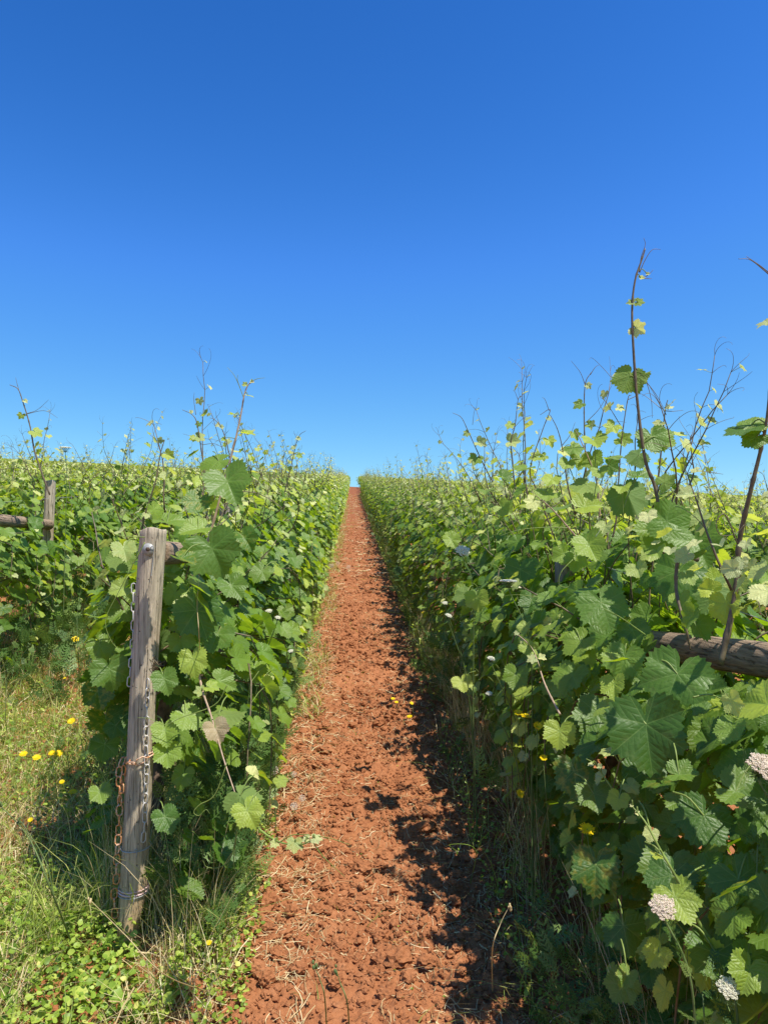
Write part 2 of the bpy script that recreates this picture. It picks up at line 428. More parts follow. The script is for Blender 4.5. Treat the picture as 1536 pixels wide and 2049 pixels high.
ROW0, PITCHROW = -0.73, 1.80
def row_x(k): return ROW0+PITCHROW*k
def row_start(k): return {0: 2.47, 1: -1.05, -1: 4.45}.get(k, 4.45-1.9*(k+1) if k < 0 else .6)
def scatter(rng, n, x0, x1, y0, y1, power=1.0):
    """log-uniform in depth so that near ground gets more per metre"""
    y = y0*(y1/y0)**(rng.random(n)**power); x = rng.uniform(x0, x1, n); return x, y
def xyz(x, y): return np.stack([x, y, gz(x, y)-.004], -1)

rng = np.random.default_rng(11)
g = Geo()
def patch(n, x0, x1, y0, y1, hm, hs_, wd, lean=.5, gg=None, clump=.0, droop=.5, rmean=None, power=1.0):
    x, y = scatter(rng, n, x0, x1, y0, y1, power)
    if clump > 0:
        kp = vnoise(x*6+17, y*6, 21) > clump; x = x[kp]; y = y[kp]
    k = len(x)
    h = np.maximum(.03, hm+hs_*rng.normal(size=k))
    h = np.where((x > -.90) & (x < -.56) & (y > 2.02) & (y < 2.5), np.minimum(h, .035), h)
    ln = rng.normal(size=(k, 2))*lean
    rn = rng.random(k) if rmean is None else np.clip(rmean+.2*rng.normal(size=k), 0, 1)
    blades(gg, xyz(x, y), h, ln, wd*(.6+.8*rng.random(k)), rng, 5, rn, droop)
# green grass
patch(26000, -2.8, -.52, 1.55, 5.0, .085, .045, .0040, .8, g, .16)
patch(4200, -2.4, -.5, 1.6, 4.4, .19, .08, .0036, .6, g, .34)
patch(9000, -2.3, -1.0, 3.6, 14, .13, .07, .005, .7, g, .22)
patch(9000, -1.05, -.40, 2.4, 9, .20, .10, .0040, .45, g, .30)
patch(7000, -.72, -.36, 7, 60, .20, .10, .008, .5, g, .25, power=.8)
patch(2600, .50, .98, 1.5, 7, .15, .09, .0034, .8, g, .42)
patch(7000, .58, .86, 6, 60, .22, .10, .008, .5, g, .25, power=.8)
patch(5000, -.48, -.20, 4.5, 40, .09, .05, .006, .8, g, .42, power=.9)
patch(500, -.42, .62, 1.7, 9, .07, .04, .003, .9, g, .62)
patch(6000, -6.5, -2.8, 6, 18, .26, .1, .008, .5, g, .15)
patch(3500, -3.2, -2.0, 4, 20, .25, .1, .005, .5, g, .3)
tag(mkobj('grass', g.mesh('grass', [M['grass']])), 'green grass growing under the vine rows and over the verge beside the dirt path', 'grass', kind='stuff')
# dry grass: standing stalks and mown straw
g = Geo()
patch(170, -.66, -.40, 2.05, 2.7, .30, .10, .0024, .4, g, .3, .3)
patch(1000, -.85, -.42, 2.45, 3.3, .28, .10, .0028, .28, g, .33, .3)
patch(260, -1.5, -.7, 2.3, 3.6, .22, .10, .0026, .4, g, .45, .3)
patch(160, -1.3, -.5, 1.7, 2.4, .16, .08, .0024, .7, g, .45, .3)
patch(2600, .66, 1.15, 1.5, 6, .36, .12, .0028, .3, g, .45, .3)
patch(700, .48, .8, 1.7, 8, .14, .08, .0026, .9, g, .45, .5)
patch(2500, -1.0, -.45, 3.2, 14, .28, .10, .004, .3, g, .35, .3)
patch(2500, .62, .95, 4, 25, .28, .10, .005, .35, g, .35, .3)
patch(4500, -.50, -.18, 3.6, 40, .08, .05, .006, 1.0, g, .45, .6, power=.9)
patch(1800, -3.0, -2.0, 4, 14, .3, .10, .004, .35, g, .3, .3)
tag(mkobj('dry_grass', g.mesh('dry_grass', [M['dry']])), 'pale dry grass stalks standing around the posts and hedge bottoms', 'dry grass', kind='stuff')
g = Geo()
def litter(n, x0, x1, y0, y1, Lm, wd, clump, seed, power=1.0, up=.02):
    x, y = scatter(rng, n, x0, x1, y0, y1, power)
    kp = vnoise(x*4+seed, y*4+seed, seed) > clump; x = x[kp]; y = y[kp]; k = len(x)
    L = Lm*(.3+rng.random(k)**2*1.6)
    rows = 5; t = np.linspace(-.5, .5, rows); a = rng.uniform(0, 2*math.pi, k); bend = rng.normal(size=k)*.45
    dx, dy = np.cos(a), np.sin(a)
    cx = x[:, None]+L[:, None]*(dx[:, None]*t+(-dy*bend)[:, None]*t**2); cy = y[:, None]+L[:, None]*(dy[:, None]*t+(dx*bend)[:, None]*t**2)
    lift = rng.random(k)*up
    base = gz(x, y)
    cz = np.maximum(gz(cx, cy), base[:, None]+ (ground(cx, cy)-ground(x, y)[:, None]))+.004+lift[:, None]*(.5+1.2*np.abs(t)[None])
    ce = np.stack([cx, cy, cz], -1)
    sd = np.stack([-dy, dx, rng.normal(size=k)*.7], -1)
    w2 = (wd*(.5+rng.random(k)))[:, None, None]/2
    V = np.stack([ce+sd[:, None]*w2, ce-sd[:, None]*w2], 2).reshape(-1, 3)
    f = []
    for r in range(rows-1): q = 2*r; f += [(q, q+1, q+3), (q, q+3, q+2)]
    F = (np.array(f)[None]+(np.arange(k)*rows*2)[:, None, None]).reshape(-1, 3)
    A = np.zeros((k, rows*2, 3), np.float32); A[..., 1] = rng.random(k)[:, None]
    g.add(V, F, A.reshape(-1, 3))
litter(8000, -.5, .72, 1.7, 12, .045, .0015, .34, 31, 1.0, .008)
litter(4200, -.55, -.12, 1.8, 25, .075, .0017, .34, 33, .9)
litter(1200, .30, .8, 1.8, 20, .10, .0026, .45, 35, .9)
litter(9000, -2.6, -.9, 1.9, 9, .10, .0024, .28, 37, 1.0, .07)
litter(3600, -1.6, -.35, 1.5, 3.4, .09, .0020, .26, 39, 1.0, .09)
litter(2500, -.55, .70, 10, 60, .16, .007, .45, 41, .8)
tag(mkobj('straw_litter', g.mesh('straw_litter', [M['dry']])), 'scattered straw and dead stalks lying on the red soil and verge', 'straw', kind='stuff')

# small round-leaved herbs
def herbs(gg, n, x0, x1, y0, y1, smin, smax, hmax, clump, power=1.0, seed=51):
    x, y = scatter(rng, n, x0, x1, y0, y1, power)
    kp = vnoise(x*5+seed, y*5, seed) > clump; x = x[kp]; y = y[kp]; k = len(x)
    s = smin+(smax-smin)*rng.random(k)
    nseg = 7; ph = np.arange(nseg)*2*math.pi/nseg
    rr = np.array([1, .9, 1.05, .85, .9, 1.0, .8])
    T = np.concatenate([[[0, 0, 0]], np.stack([np.cos(ph)*rr, np.sin(ph)*rr, np.full(nseg, .18)], -1)])
    F = np.array([(0, 1+i, 1+(i+1) % nseg) for i in range(nseg)])
    nz = nrm(np.stack([rng.normal(size=k)*.55, rng.normal(size=k)*.55-.15, np.ones(k)], -1))
    a = nrm(np.cross(nz, rng.normal(size=(k, 3)))); b_ = np.cross(nz, a)
    Rm = np.stack([a, b_, nz], -1)
    W = np.einsum('kij,kvj->kvi', Rm, T[None]*s[:, None, None]/2*np.array([1.0, .75, 1.0]))
    pos = xyz(x, y); pos[:, 2] += rng.random(k)**1.3*hmax+.006
    W += pos[:, None]
    A = np.zeros((k, nseg+1, 3), np.float32); A[..., 1] = np.clip(rng.random(k)*.9+.2*(rng.random(k) < .1), 0, 1)[:, None]
    gg.add(W.reshape(-1, 3), (F[None]+(np.arange(k)*(nseg+1))[:, None, None]).reshape(-1, 3), A.reshape(-1, 3))
g = Geo()
herbs(g, 17000, -2.2, -.50, 1.5, 3.0, .008, .028, .085, .36)
herbs(g, 420, -1.6, -.50, 1.5, 2.6, .03, .055, .06, .35)
herbs(g, 2600, -.55, -.30, 1.7, 3.2, .006, .024, .08, .38)
herbs(g, 7000, -2.6, -.6, 2.4, 5, .010, .03, .10, .35)
herbs(g, 2500, -2.4, -.9, 3.0, 9, .015, .035, .10, .45)
herbs(g, 2200, -.85, -.35, 1.7, 6, .008, .022, .10, .45)
herbs(g, 700, -.5, .75, 1.7, 10, .006, .015, .01, .66)
herbs(g, 4200, .48, .9, 1.6, 8, .006, .022, .16, .40)
herbs(g, 2600, -.58, -.36, 2.3, 6, .006, .022, .12, .35)
herbs(g, 4000, -.66, -.34, 6, 60, .02, .05, .16, .35, .8)
herbs(g, 4000, .55, .8, 6, 60, .02, .05, .18, .35, .8)
tag(mkobj('ground_herbs', g.mesh('ground_herbs', [M['herb']])), 'low bright green leafy weeds carpeting the verge around the near post', 'weeds', kind='stuff')

# feathery (carrot like) foliage: little fronds of narrow leaflets
def frond_template():
    V = []; F = []
    def strip(p, d, L, wd):
        p = np.array(p, float); d = nrm(np.array(d, float)); s = np.array([-d[1], d[0], 0])*wd/2
        i = len(V); V.extend([p-s, p+s, p+d*L+s*.2, p+d*L-s*.2]); F.extend([(i, i+2, i+1), (i, i+3, i+2)])
    strip((0, 0, 0), (0, 1, 0), 1.0, .03)
    for q in range(6):
        y = .22+.13*q; L = .36*(1-.09*q)
        for sd in (-1, 1):
            d = np.array([sd*.8, .6, .1*((q % 2)*2-1)])
            strip((0, y, 0), d, L, .05)
            for e in (.4, .7):
                p = np.array([0, y, 0])+nrm(d)*L*e
                strip(p, (sd*.3, 1, .1), L*.42, .045); strip(p, (sd*1, -.1, 0), L*.36, .045)
    return np.array(V), np.array(F)
FV, FF = frond_template()
def fronds(gg, pos, L, rng, upmin=.25):
    k = len(pos)
    a = rng.uniform(0, 2*math.pi, k); up = rng.uniform(upmin, 1.6, k)
    d = nrm(np.stack([np.cos(a), np.sin(a), up], -1)); s = nrm(np.cross(d, rng.normal(size=(k, 3)))); n_ = np.cross(s, d)
    T = FV[None].repeat(k, 0).copy(); T[..., 2] -= .25*T[..., 1]**2
    W = np.einsum('kij,kvj->kvi', np.stack([s, d, n_], -1), T*L[:, None, None])+pos[:, None]
    A = np.zeros((k, len(FV), 3), np.float32); A[..., 1] = rng.random(k)[:, None]
    gg.add(W.reshape(-1, 3), (FF[None]+(np.arange(k)*len(FV))[:, None, None]).reshape(-1, 3), A.reshape(-1, 3))
g = Geo()
def frondpatch(n, x0, x1, y0, y1, hmax, L, clump, power=1.0, seed=61):
    x, y = scatter(rng, n, x0, x1, y0, y1, power); kp = vnoise(x*3+seed, y*3, seed) > clump; x = x[kp]; y = y[kp]
    p = xyz(x, y); p[:, 2] += rng.random(len(x))*hmax
    fronds(g, p, L*(.5+rng.random(len(x))), rng)
frondpatch(1500, -.64, -.38, 2.5, 6, .45, .09, .38)
frondpatch(900, -.62, -.38, 6, 30, .4, .12, .35, .8)
frondpatch(1300, .52, .85, 1.8, 6, .28, .08, .42)
frondpatch(900, -.56, -.36, 2.4, 5, .20, .07, .35)
frondpatch(1100, .58, .78, 5, 30, .45, .12, .35, .8)
frondpatch(900, -2.5, -1.7, 4.5, 9, .5, .11, .30)
frondpatch(1400, -5.5, -2.8, 6, 14, .6, .16, .2)
frondpatch(400, -2.4, -.8, 1.8, 4, .08, .07, .5)
tag(mkobj('feathery_weeds', g.mesh('feathery_weeds', [M['feather']])), 'feathery dark green weeds crowding the foot of the vine hedges', 'weeds', kind='stuff')

# ------------------------------------------------------------------ vine leaves
def outline(npts, teeth, lobed=False):
    cp = [(0, 1.05), (12, .88), (24, .72), (30, .66), (40, .78), (52, .96), (62, .82), (76, .64), (84, .60), (96, .74), (108, .80), (128, .70), (150, .56), (165, .38), (180, .06)] if lobed else [(0, 1.0), (14, .94), (27, .80), (40, .84), (52, .95), (66, .84), (82, .73), (97, .77), (110, .82), (128, .78), (148, .69), (163, .56), (172, .38), (180, .06)]
    a = np.array([c[0] for c in cp]); rr = np.array([c[1] for c in cp])
    th = np.linspace(-180, 180, npts, endpoint=False)+180/npts
    r = np.interp(np.abs(th), a, rr)
    if teeth:
        r *= 1+.055*np.where(np.arange(npts) % 2 == 0, 1, -1)*(np.abs(th) < 165)
    return np.radians(th), r
def leaf_template(npts, rings, teeth, lobed=False):
    th, r = outline(npts, teeth, lobed)
    V = [(0, 0, 0)]; F = []
    fr = {1: [1], 2: [.5, 1], 3: [.33, .68, 1], 4: [.25, .5, .76, 1]}[rings]
    if teeth: ths, rs = outline(npts, False, lobed)
    for q, f in enumerate(fr):
        rad = r if f == 1 or not teeth else rs
        for i in range(npts): V.append((math.sin(th[i])*rad[i]*f, math.cos(th[i])*rad[i]*f, 0))
    # x = r sin, y = r cos : angle grows clockwise, so wind reversed for +z front
    for i in range(npts):
        j = (i+1) % npts
        F.append((0, 1+j, 1+i))
        for q in range(len(fr)-1):
            a, b_, c, d = 1+q*npts+i, 1+q*npts+j, 1+(q+1)*npts+j, 1+(q+1)*npts+i
            F += [(a, b_, c), (a, c, d)]
    return np.array(V, float), np.array(F)
LT = {'lob': leaf_template(44, 3, True, True), 'loblow': leaf_template(14, 1, False, True), 'hi': leaf_template(60, 4, True), 'mid': leaf_template(26, 2, True), 'low': leaf_template(9, 1, False), 'far': leaf_template(5, 1, False)}

def put_leaves(g, lod, pos, nor, tip, size, age, rnd, dead=None, rng=None, m=0, fold=None, curl=None):
    """size = blade width in metres"""
    T, F = LT[lod]; k = len(pos)
    if k == 0: return
    rng = rng or np.random.default_rng(1)
    nor = nrm(nor); tip = nrm(tip-nor*np.sum(tip*nor, 1, keepdims=True)); sx = np.cross(tip, nor)
    x = T[:, 0][None].repeat(k, 0); y = T[:, 1][None].repeat(k, 0)
    rr = np.sqrt(x*x+y*y)
    fold = (rng.normal(size=k)*.20+.26) if fold is None else fold
    curl = (rng.normal(size=k)*.26+.28) if curl is None else curl
    tw = rng.normal(size=k)*.16; ph = rng.random(k)*6.28; asym = 1+rng.normal(size=k)*.08
    th = np.arctan2(x, y)
    z = fold[:, None]*np.abs(x)*.9-curl[:, None]*(y*np.abs(y)*.45)-.22*curl[:, None]*x*x+tw[:, None]*x*y+.055*rr**2*np.sin(5*th+ph[:, None])
    # quilting between the main veins
    z += .05*rr*(1-rr*.5)*np.abs(np.sin(np.abs(th)*math.pi/R(52)))
    L = np.stack([x*asym[:, None], y, z], -1)*(size/1.72)[:, None, None]
    W = np.einsum('kij,kvj->kvi', np.stack([sx, tip, nor], -1), L)+pos[:, None]
    A = np.zeros((k, len(T), 3), np.float32); A[..., 0] = age[:, None]; A[..., 1] = rnd[:, None]
    if dead is not None: A[..., 2] = dead[:, None]
    U = np.stack([T[:, 0]*.5+.5, T[:, 1]*.5+.5], -1)[None].repeat(k, 0)
    g.add(W.reshape(-1, 3), (F[None]+(np.arange(k)*len(T))[:, None, None]).reshape(-1, 3), A.reshape(-1, 3), U.reshape(-1, 2).astype(np.float32), m)

def tendril_path(rng, p, d, L):
    n = 14; pts = [np.array(p)]; d = nrm(np.array(d, float)); curl = 0; ax = nrm(rng.normal(size=3))
    for i in range(n):
        f = i/n
        c = 0.08+1.1*max(0, f-.55)
        d = nrm(d+np.cross(ax, d)*c+np.array([0, 0, -.02]))
        pts.append(pts[-1]+d*L/n)
    return np.array(pts)

def grow_vine(seed, lod, nshoot=26, half=.62, tall=2, fill=110, zlow=.14, sizef=1.0, top=1.40, keep=None, spread=1.0):
    """returns geos: leaves, branches, list of tall shoots (each a Geo); local coordinates, z already sheared to the slope"""
    rng = np.random.default_rng(seed)
    leaves = dict(p=[], n=[], t=[], s=[], a=[], r=[])
    canes = []; petioles = []; tendrils = []; talls = []
    def addleaf(store, p, side, s, age):
        out = np.array([side, rng.normal()*.35, 0]) 
        n_ = np.array([side*(.45+.4*rng.random()), rng.normal()*.38-.14, .62+.45*rng.random()])+rng.normal(size=3)*.22
        t_ = np.array([side*.5+rng.normal()*.5, rng.normal()*.6, -.75+rng.normal()*.4])
        store['p'].append(p); store['n'].append(n_); store['t'].append(t_); store['s'].append(s); store['a'].append(age); store['r'].append(rng.random())
    for q in range(nshoot+tall):
        istall = q >= nshoot
        typ = 'T' if istall else ('A' if rng.random() < .55 else 'C')
        sgn = rng.choice([-1, 1])
        p = np.array([rng.normal()*.05, rng.uniform(-half, half), .74+rng.normal()*.1])
        if typ == 'C': d = nrm(np.array([sgn*rng.uniform(.5, 1.0), rng.normal()*.4, rng.uniform(.0, .9)])); n = rng.integers(9, 14); grav = .10
        elif typ == 'A': d = nrm(np.array([rng.normal()*.32, rng.normal()*.25, 1])); n = rng.integers(10, 13); grav = .035
        else: d = nrm(np.array([rng.normal()*.18, rng.normal()*.2, 1])); n = rng.integers(10, 17); grav = 0
        if typ == 'T': p[2] += .1
        pts = [p]; st = leaves; off = rng.normal()*.10
        tl = dict(p=[], n=[], t=[], s=[], a=[], r=[]); tpet = []; ttend = []
        for i in range(n):
            f = i/n
            d = nrm(d+rng.normal(size=3)*.09+np.array([0, 0, -grav*(1.0+f)]))
            if pts[-1][2] > top+off and typ != 'T': d = nrm(d+np.array([sgn*.35, 0, -.45]))
            if abs(pts[-1][0]) > .34*spread: d[0] *= .3; d[2] -= .25; d = nrm(d)
            q2 = pts[-1]+d*.074
            if q2[2] < .3: break
            pts.append(q2)
            high = q2[2] > top+.04 and typ == 'T'
            st = tl if high else leaves
            side = 1 if (i % 2) else -1
            s = .125*(1-.80*f**1.7)*rng.uniform(.75, 1.2)*sizef
            if typ == 'T': s = .118*(1-.76*f**1.1)*rng.uniform(.7, 1.25)
            if high: s = max(.018, s*1.05)
            age = np.clip(f**2.2*1.05+rng.normal()*.10+.08, 0, 1)
            if q2[2] > top-.18 and not high: age = np.clip(age+.12+.2*rng.random(), 0, 1); s *= .85
            if high: age = np.clip(age+.25, 0, 1)
            pd = nrm(np.array([side*.8 if typ != 'C' else sgn*.6, rng.normal()*.7, .45+.3*rng.random()]))
            lp = q2+pd*s*rng.uniform(.45, .9)
            sd = np.sign(lp[0]) if abs(lp[0]) > .08 else rng.choice([-1, 1])
            if not high or rng.random() < .85: addleaf(st, lp, sd, s, age); (tpet if high else petioles).append((q2, lp, s) if high else (q2, lp, s, q))
            if rng.random() < (.55 if high else .10):
                tp_ = tendril_path(rng, q2, -pd+np.array([0, 0, .5])+d, rng.uniform(.06, .17))
                if high: ttend.append(tp_)
                else: tendrils.append((tp_, q))
        pts = np.array(pts)
        if len(pts) < 4: continue
        if typ == 'T':
            iz = np.argmax(pts[:, 2] > top-.1)
            if pts[:, 2].max() > top and iz >= 0 and len(pts)-iz >= 3:
                canes.append((pts[:iz+1], .0042, q)); talls.append((pts[iz:], tl, tpet, ttend)); continue
        canes.append((pts, .0042, q))
    # filler leaves hanging on the flanks
    for _ in range(fill):
        sd = rng.choice([-1, 1]); z = zlow+(1.15-zlow)*rng.random()**1.15
        x = sd*(.25+.10*math.sin(min(1, (z-zlow)/1.0)*math.pi)*spread)*rng.uniform(.45, 1.12)
        addleaf(leaves, np.array([x, rng.uniform(-half, half), z]), sd, rng.uniform(.05, .125)*sizef, np.clip(rng.normal()*.10+(.02 if z < .6 else .12), 0, 1))
    def arr(st): return {k: np.array(v, float).reshape(-1, 3) if k in 'pnt' else np.array(v, float) for k, v in st.items()}
    L = arr(leaves)
    if keep is not None and len(L['p']):
        kp = keep(L['p'], L['s']); L = {k: v[kp] for k, v in L.items()}
    def sh(a): a = np.array(a, float); a[..., 2] += SLOPE*a[..., 1]; return a
    lg = Geo(); put_leaves(lg, lod, sh(L['p']), L['n'], L['t'], L['s'], L['a'], L['r'], rng=rng)
    bg_ = Geo(); sides = {'hi': 6, 'mid': 5, 'low': 3, 'far': 3}[lod]
    if keep is not None: canes = [c for c in canes if (~keep(c[0], np.full(len(c[0]), .05))).sum() < 1]
    ids = {c[2] for c in canes}
    for pts, r, _ in canes: tube(bg_, sh(pts), np.linspace(r, r*.45, len(pts)), sides, m=0, cap=False)
    if lod in ('hi', 'mid'):
        for a, b_, s, q in petioles:
            if q not in ids: continue
            if keep is not None and not keep(np.array([b_]), np.array([s]))[0]: continue
            tube(bg_, sh([a, (a+b_)/2+np.array([0, 0, .006]), b_]), .0013+.004*s, 3, m=1, cap=False)
        for t, q in tendrils:
            if q in ids: tube(bg_, sh(t), np.linspace(.0014, .0006, len(t)), 3, m=1, cap=False)
    tall_g = []
    for pts, tl, tp, tt in talls:
        a = arr(tl); gg = Geo()
        tube(gg, sh(pts), np.linspace(.0036, .0014, len(pts)), sides, m=1)
        if len(a['p']): put_leaves(gg, 'lob' if lod != 'low' else 'loblow', sh(a['p']), a['n'], a['t'], a['s'], a['a'], a['r'], rng=rng, m=0)
        for u, v, s in tp: tube(gg, sh([u, v]), .001, 3, m=2, cap=False)
        for t in tt: tube(gg, sh(t), np.linspace(.0012, .0006, len(t)), 3, m=1, cap=False)
        # forked growing tip
        for q in range(2): tube(gg, sh(tendril_path(rng, pts[-1], nrm(pts[-1]-pts[-2])+rng.normal(size=3)*.35, .10)), np.linspace(.0012, .0005, 15), 3, m=1, cap=False)
        tall_g.append(gg)
    return lg, bg_, tall_g

def trunk_geo(seed):
    rng = np.random.default_rng(seed); g = Geo()
    p = [np.array([0, 0, -.05])]
    for i in range(9): p.append(p[-1]+np.array([rng.normal()*.016, rng.normal()*.02, .09]))
    p = smooth_path(p, 24); rr = np.interp(np.linspace(0, 1, 24), [0, .2, .8, 1], [.036, .025, .027, .034])*(1+.12*rng.normal(size=24))
    tube(g, p, rr, 9)
    for s in (-1, 1):
        c = [p[-1]]
        for i in range(6): c.append(c[-1]+np.array([rng.normal()*.01, s*.08, rng.normal()*.012+(.02 if i < 1 else 0)+SLOPE*s*.08]))
        tube(g, smooth_path(c, 16), np.linspace(.022, .012, 16), 7)
    return g

# zones kept clear of foliage nearer than the post, so the post and its chains are seen as in the photo
def keep_for(origin):
    o = np.asarray(origin, float)
    def keep(p, s):
        q = p.copy(); q[:, 2] += SLOPE*q[:, 1]; q = q+o
        x, y, z = project(q)
        rad = s*.5*FPX/np.maximum(z, .1)
        cx = 309+(y-1060)*(262-309)/820
        bad = (y > 1030) & (y < 1900) & (np.abs(x-cx) < 30+rad*.8) & (q[:, 1] < 2.62)
        bad |= (x < 395+rad*.5) & (x > 300) & (y > 1070) & (y < 1145) & (q[:, 1] < 2.9)           # left rail
        bad |= (x > 1235-rad*.3) & (y > 1262-rad*.4) & (y < 1362+rad*.4) & (q[:, 0] < 1.1) & (x > 1330-rad)   # right rail
        bad |= (q[:, 1] < 1.25) & (x < 1600+rad) & (z > .02)
        bad |= (np.abs(q[:, 0]) < .45) & (q[:, 1] < 1.3)
        bad |= (x > 1095-rad*.4) & (x < 1160+rad*.2) & (y > 1130) & (y < 1180) & (q[:, 0] < .97)
        bad |= (x > 78-rad*.3) & (x < 122+rad*.3) & (y > 955) & (y < 1075) & (q[:, 1] < 6.35) & (q[:, 0] < -1.6)
        bad |= (x < 58) & (y > 1018-rad*.3) & (y < 1058+rad*.3) & (q[:, 1] < 6.1) & (q[:, 0] < -1.6)
        bad |= (x < 175+rad*.6) & (q[:, 1] < 3.5) & (q[:, 0] > -1.6)
        return ~bad
    return keep

LEAFM = [M['leaf']]
BRM = [M['cane'], M['cane_green']]
TALLM = [M['leaf'], M['cane'], M['cane_green']]
trunks = [trunk_geo(900+i).mesh('trunk', [M['bark']]) for i in range(4)]

# where vines stand
SP = 1.2
spots = []
for k in range(-36, 37):
    xr = row_x(k); y = row_start(k)+.55; i = 0
    while y < 104:
        if y > 0 and abs(math.atan2(xr, y)-YAW*.9) < R(34) or y < 5 and abs(k) < 3:
            spots.append((k, i, xr, y))
        y += SP; i += 1
def prio(s):
    k, i, x, y = s
    hid = 0 if k in (0, 1) else (1 if k in (-1, 2) else 2)
    return math.hypot(x, y)*(1+.55*hid)
spots.sort(key=prio)
near, far = spots[:290], spots[290:]

def row_phrase(k):
    return {0: 'left hedge beside the red dirt path', 1: 'right hedge beside the red dirt path', -1: 'second row left of the red dirt path',
            2: 'second row right of the red dirt path', -2: 'third row left of the red dirt path', 3: 'third row right of the red dirt path'}.get(k, None)

hero_roots = {}
mid_cache = {}; low_cache = {}
def mid_variant(q):
    if q not in mid_cache:
        lg, bg_, tg = grow_vine(200+q, 'mid', tall=7, nshoot=34, fill=330, sizef=.92)
        mid_cache[q] = (lg.mesh('foliage', LEAFM), bg_.mesh('branches', BRM), [t.mesh('shoot', TALLM) for t in tg])
    return mid_cache[q]
def low_variant(q):
    if q not in low_cache:
        lg, bg_, tg = grow_vine(400+q, 'low', tall=4, nshoot=30, fill=230, sizef=.95)
        g = Geo()
        for src, mp in [(lg, {0: 0}), (bg_, {0: 1, 1: 2})]+[(t, {0: 0, 1: 1, 2: 2}) for t in tg]:
            V, F, A, U, Mi = src.arrays(); off = g.n
            g.V.append(V); g.F.append(F+off); g.A.append(A); g.U.append(U); g.M.append(np.vectorize(mp.get)(Mi)); g.n += len(V)
        low_cache[q] = g.mesh('vine', [M['leaf_far'], M['cane'], M['cane_green']])
    return low_cache[q]

HERO_LABEL = {
 (0, 0): 'bushy grapevine growing right behind the near post hung with rusty chains',
 (0, 1): 'second grapevine along the left hedge, around the horizontal wooden brace',
 (1, 0): 'grapevine standing just behind the camera at the right',
 (1, 1): 'grapevine just outside the bottom right corner of the photo',
 (1, 2): 'closest grapevine at the bottom right corner with very large dark leaves',
 (1, 3): 'grapevine draped over the horizontal log in the right hedge',
 (1, 4): 'grapevine hiding the split grey post just past the log in the right hedge',
 (-1, 1): 'grapevine around the grey post in the second row at far left',
 (-1, 0): 'grapevine at the left edge of the photo growing over the short log',
}
HERO_CFG = {(0, 0): dict(seed=7, nshoot=30, tall=1, fill=300), (0, 1): dict(seed=8, nshoot=34, tall=3, fill=320),
            (1, 0): dict(seed=19, nshoot=34, tall=0, fill=240), (1, 1): dict(seed=18, nshoot=34, tall=0, fill=300), (1, 2): dict(seed=9, nshoot=50, tall=1, fill=1000, sizef=1.0), (1, 3): dict(seed=10, nshoot=46, tall=10, fill=800, sizef=1.0, top=1.50),
            (1, 4): dict(seed=12, nshoot=42, tall=13, fill=640, top=1.47), (-1, 1): dict(seed=14, nshoot=36, tall=4, fill=420), (-1, 0): dict(seed=13, nshoot=34, tall=3, fill=340)}
rs = random.Random(3)
for k, i, x, y in near:
    z = float(ground(x, y)); dist = math.hypot(x, y)
    loc = (x, y, z)
    grp = None
    if (k, i) in HERO_CFG:
        root = empty('grapevine', loc); tag(root, HERO_LABEL[(k, i)], 'grapevine', 'grapevines trained in rows')
        c = dict(HERO_CFG[(k, i)]); sd = c.pop('seed')
        lg, bg_, tg = grow_vine(sd, 'hi', keep=keep_for(loc), **c)
        mkobj('foliage', lg.mesh('foliage', LEAFM), root); mkobj('branches', bg_.mesh('branches', BRM), root)
        mkobj('trunk', trunks[rs.randrange(4)], root)
        for t in tg: mkobj('shoot', t.mesh('shoot', TALLM), root)
        hero_roots[(k, i)] = root
        continue
    ph = row_phrase(k) or ('rows further left across the vineyard' if k < 0 else 'rows further right across the vineyard')
    zone = 'in the near stretch' if y < 13 else ('in the middle stretch' if y < 35 else 'far up near the crest')
    if dist < 13:
        fo, br, tl = mid_variant(rs.randrange(9))
        root = empty('grapevine', loc)
        mkobj('foliage', fo, root); mkobj('branches', br, root); mkobj('trunk', trunks[rs.randrange(4)], root)
        for t in tl: mkobj('shoot', t, root)
        sc = rs.uniform(.95, 1.06); root.scale = (rs.uniform(.92, 1.08), 1, sc)
    else:
        root = mkobj('grapevine', low_variant(rs.randrange(10)), None, loc)
        root.scale = (rs.uniform(.92, 1.08), 1, rs.uniform(.92, 1.06))
    lab = 'leafy grapevine %s of the %s' % (zone, ph)
    lab = lab.replace('the rows further', 'rows further').replace('beside the red dirt path', 'by the path').replace('of the red dirt path', 'of the path')
    tag(root, lab, 'grapevine', 'grapevines %s of the %s' % (zone, ph))

